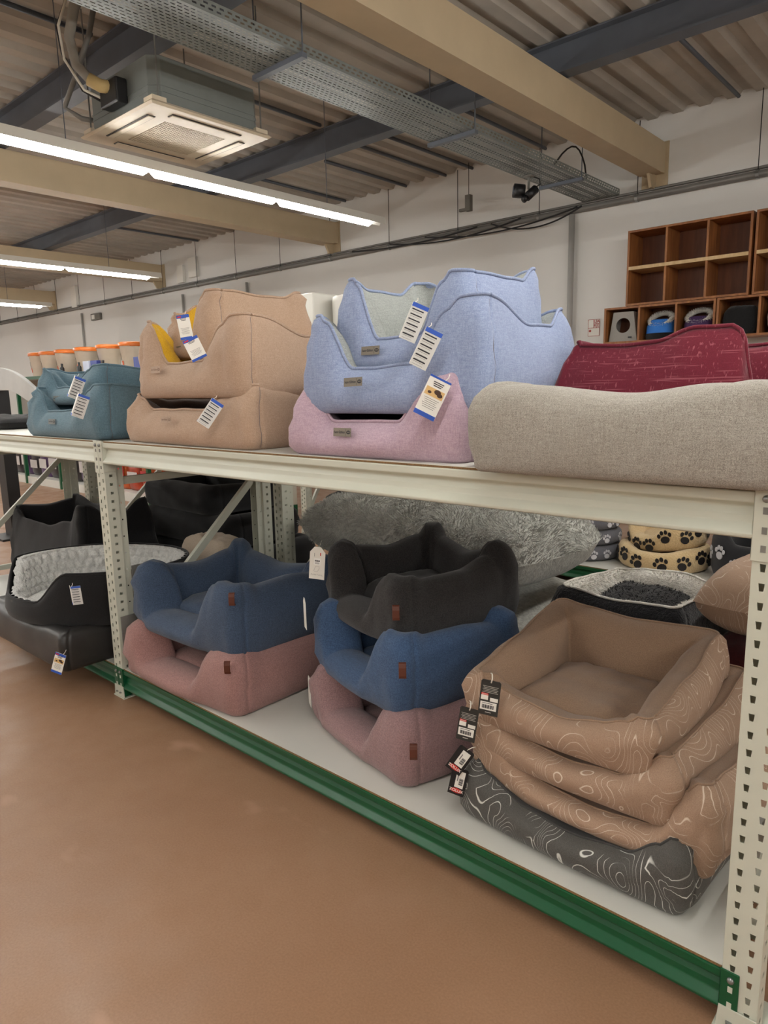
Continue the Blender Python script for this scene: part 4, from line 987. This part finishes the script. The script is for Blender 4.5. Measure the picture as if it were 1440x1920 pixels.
def igloo(label, x, col, dark):
    r = empty('cat_igloo', (x, 5.812, 1.868), 0, label, 'cat house', 'fur rimmed cat igloos'); mt = plain('igloo_' + col[0], col[1], .8)
    MB().lathe([(.135, 0), (.15, .06), (.145, .13), (.125, .18), (.105, .195)], 28).build('body', mt, r, True); MB().lathe([(.15, 0), (.156, .04), (.153, .06)], 28).build('base_band', dark, r, True)
    MB().lathe([(0, .10), (.10, .11), (.11, .17)], 24).build('inside', flat('igloo_dark', (48, 40, 36)), r, True)
    rim = MB().tube([(cos(2*pi*k/24)*.105, sin(2*pi*k/24)*.095-.02, .20+.06*sin(2*pi*k/24)) for k in range(24)], .022, 8, True).build('fur_rim', WHITEFUR, r, True)
    fur(r, rim, 1500, .02, WHITEFUR, .0016, 'rim_fur', seed=8)
igloo('blue cat igloo with white fur rim in the crate', .31, ('blue', (48, 120, 206)), BLACKSOFT); igloo('purple cat igloo with white fur rim in the crate', .679, ('purple', (66, 40, 84)), BLACKSOFT)
pillow('folded_bag', 'black folded bag in the lower right crate', (1.06, 5.8, 1.867), .15, .12, .26, 0, BLACKSOFT, 'bag', seed=70, p=6); pillow('folded_bag', 'brown folded bag in the lower right crate', (1.42, 5.8, 1.867), .13, .12, .27, 0, fabric('brown_cloth', (128, 104, 92), (100, 80, 70)), 'bag', seed=71, p=6)

# ------------------------------------------------------------------ ceiling fittings
r = empty('cable_tray', (-.645, 5.94, 3.37), 0, 'perforated steel cable tray hanging below the roof', 'cable tray')
colsT = [(.012+.0275*k, .012+.0275*k+.007, .01 if k % 2 else .03) for k in range(14)]
V, Fc = perf(-7.5, 0, colsT, .4, .04, .026); o = mesh('tray_floor', [(c_, s_, 0) for s_, c_ in V], Fc, GALV, r)
for xx in (0, .4):
    V, Fc = perf(-7.5, 0, [(.015, .025, .01), (.037, .047, .03)], .062, .05, .028); mesh('tray_side', [(xx, s_, c_) for s_, c_ in V], Fc, GALV, r)
for yy in (-.89, -2.66, -4.41, -6.2):
    MB().box((-.03, yy-.02, -.03), (.43, yy+.02, -.001)).build('cross_bracket', DARKSTEEL, r)
    for xx in (-.015, .415): MB().tube([(xx, yy, -.02), (xx, yy, .665)], .005, 6).build('hanger_rod', DARKSTEEL, r)
for k in range(3): MB().tube([(.08+.1*k, -7.4, .015), (.1+.09*k, -4, .015), (.07+.12*k, -1.0, .015), (.1+.1*k, -.06, .015)], .012, 6).build('tray_cable', CABLE, r, True)
MB().tube([(.38, -1.35, .03)] + [(.40+.03*sin(t/8*pi), -1.35+.6*t/8, .06+.17*sin(pi*t/8)) for t in range(1, 8)] + [(.38, -.72, .03)], .008, 6).build('looped_cable', CABLE, r, True)
r = empty('ceiling_camera', (-.55, 4.63, 3.338), radians(20), 'black twin surveillance camera under the cable tray', 'camera')
MB().tube([(0, 0, .03), (0, 0, -.09)], .012, 10).build('stem', SHADE, r, True); MB().lathe([(0, .03), (.05, .03), (.05, .02), (0, .018)], 20).build('mount_plate', SHADE, r, True)
def cyl(a, b_, rad, nm_, mt): return MB().tube([a, b_], rad, 20).build(nm_, mt, r, True)
cyl((-.04, -.02, -.11), (-.13, -.06, -.10), .062, 'round_camera', BLACKP); cyl((-.131, -.0605, -.10), (-.135, -.062, -.10), .035, 'lens', DARKSTEEL); cyl((.06, .02, -.09), (-.01, -.05, -.17), .04, 'bullet_camera', BLACKP); cyl((-.01, -.05, -.17), (-.035, -.075, -.2), .028, 'bullet_lens', BLACKP)
MB().tube([(.05, .02, -.08), (.10, .03, -.05), (.09, .04, .0), (.03, .05, .03)], .006, 6).build('camera_cable', CABLE, r, True)
r = empty('wire_sensor', (-2.05, 5.80, 3.60), 0, 'small grey sensor box on a wire before the wall', 'sensor'); MB().box((-.035, -.03, -.1), (.035, .03, .08)).build('sensor_box', SHADE, r); MB().tube([(0, 0, .08), (0, 0, .44)], .004, 5).build('wire', CABLE, r); MB().box((-.13, -.02, -.09), (-.03, .02, -.06)).build('arm', SHADE, r)
# roof rails
for k, (x, ya, yb) in enumerate(((-1.12, 4.2, 5.95), (-2.1, 4.2, 5.95), (-2.5, 4.3, 5.95), (.87, 4.2, 5.93), (-2.22, -2.0, 1.3), (-2.36, 1.7, 3.7), (-4.2, 4.2, 5.9), (-7.8, 4.1, 5.9), (-3.14, 4.5, 5.95))):
    o = MB().tube([(0, 0, 0), (0, yb-ya, 0)], .018, 6).build('roof_rail', DARKSTEEL, None, True); o.location = (x, ya, 4.018)
    tag(o, ['first', 'second', 'third', 'fourth', 'fifth', 'sixth', 'seventh', 'eighth', 'ninth'][k] + ' thin dark rail fixed under the roof deck, ' + ['above the camera', 'left of the tray', 'nearest the sensor', 'right of the wide beam', 'over the air conditioner', 'between the purlins', 'behind the second beam', 'far left', 'left of the sensor'][k], 'rail', 'dark roof rails')
# air conditioner cassette
r = empty('air_conditioner', (-1.535, 1.505, 3.2), 0, 'square ceiling air conditioner cassette with exposed grey casing', 'air conditioner')
ACW = plain('aged_white_plastic', (214, 200, 176), .5)
b_ = MB(); h_ = .47
for (z0, z1, s0, s1) in ((0, .012, .455, .47), (.012, .035, .47, .44)):
    b_.add([(-s0, -s0, z0), (s0, -s0, z0), (s0, s0, z0), (-s0, s0, z0), (-s1, -s1, z1), (s1, -s1, z1), (s1, s1, z1), (-s1, s1, z1)], [(0, 1, 5, 4), (1, 2, 6, 5), (2, 3, 7, 6), (3, 0, 4, 7)])
b_.add([(-.455, -.455, 0), (.455, -.455, 0), (.455, .455, 0), (-.455, .455, 0), (-.24, -.24, 0), (.24, -.24, 0), (.24, .24, 0), (-.24, .24, 0)], [(0, 1, 5, 4), (1, 2, 6, 5), (2, 3, 7, 6), (3, 0, 4, 7)])
b_.build('fascia_panel', ACW, r)
for k in range(4):
    M = Matrix.Rotation(k*pi/2, 4, 'Z'); MB().box((-.27, -.385, -.004), (.27, -.325, .0), M).build('air_slot', flat('slot_dark', (46, 42, 38)), r); MB().box((-.265, -.372, -.009), (.265, -.334, -.004), M).build('air_vane', ACW, r)
MB().box((-.24, -.24, .02), (.24, .24, .024)).build('filter', flat('filter_dark', (92, 82, 70)), r)
b_ = MB()
for k in range(25): q = -.24+.02*k; b_.box((q-.003, -.24, 0), (q+.003, .24, .01)); b_.box((-.24, q-.003, .001), (.24, q+.003, .009))
b_.build('intake_grille', ACW, r)
for sx in (-1, 1):
    for sy in (-1, 1): MB().box((sx*.40-.05, sy*.40-.05, .03), (sx*.40+.05, sy*.40+.05, .055)).build('corner_bracket', ACW, r); MB().tube([(sx*.44, sy*.40, .05), (sx*.44, sy*.40, .836)], .006, 6).build('hanger_rod', STEEL, r)
bevel(MB().prism([(-.42, -.36), (-.36, -.42), (.36, -.42), (.42, -.36), (.42, .36), (.36, .42), (-.36, .42), (-.42, .36)], .04, .31, 'z').build('casing', GALV, r), .004, 2)
for zz in (.10, .135): MB().prism([(-.424, -.362), (-.362, -.424), (.362, -.424), (.424, -.362), (.424, .362), (.362, .424), (-.362, .424), (-.424, .362)], zz, zz+.008, 'z').build('casing_rib', GALV, r)
bevel(MB().box((-.10, -.50, .09), (.12, -.42, .24)).build('connection_box', BLACKP, r), .01, 2)
LAG = plain('grey_pipe_lagging', (150, 146, 138), .8); 
MB().tube([(.0, -.47, .2), (-.05, -.56, .22), (-.10, -.64, .32), (-.12, -.66, .48), (-.10, -.62, .66), (-.06, -.55, .80)], .032, 10).build('insulated_pipe', LAG, r, True)
MB().tube([(.02, -.46, .2), (-.02, -.53, .205), (-.06, -.585, .24)], .04, 10).build('taped_joint', plain('yellow_tape', (196, 172, 118), .7), r, True)
for k in range(3): MB().tube([(-.08-.02*k, -.46, .15), (-.14-.01*k, -.58, .2), (-.17-.012*k, -.68, .36+.02*k), (-.17-.01*k, -.70, .55), (-.14, -.62, .78)], .009, 6).build('cable', CABLE if k else STRING, r, True)
MB().tube([(-.42, -.30, .14), (-.52, -.42, .16), (-.56, -.52, .22), (-.40, -.48, .42), (-.28, -.44, .62), (-.24, -.40, .82)], .018, 8).build('drain_pipe', PIPE, r, True)
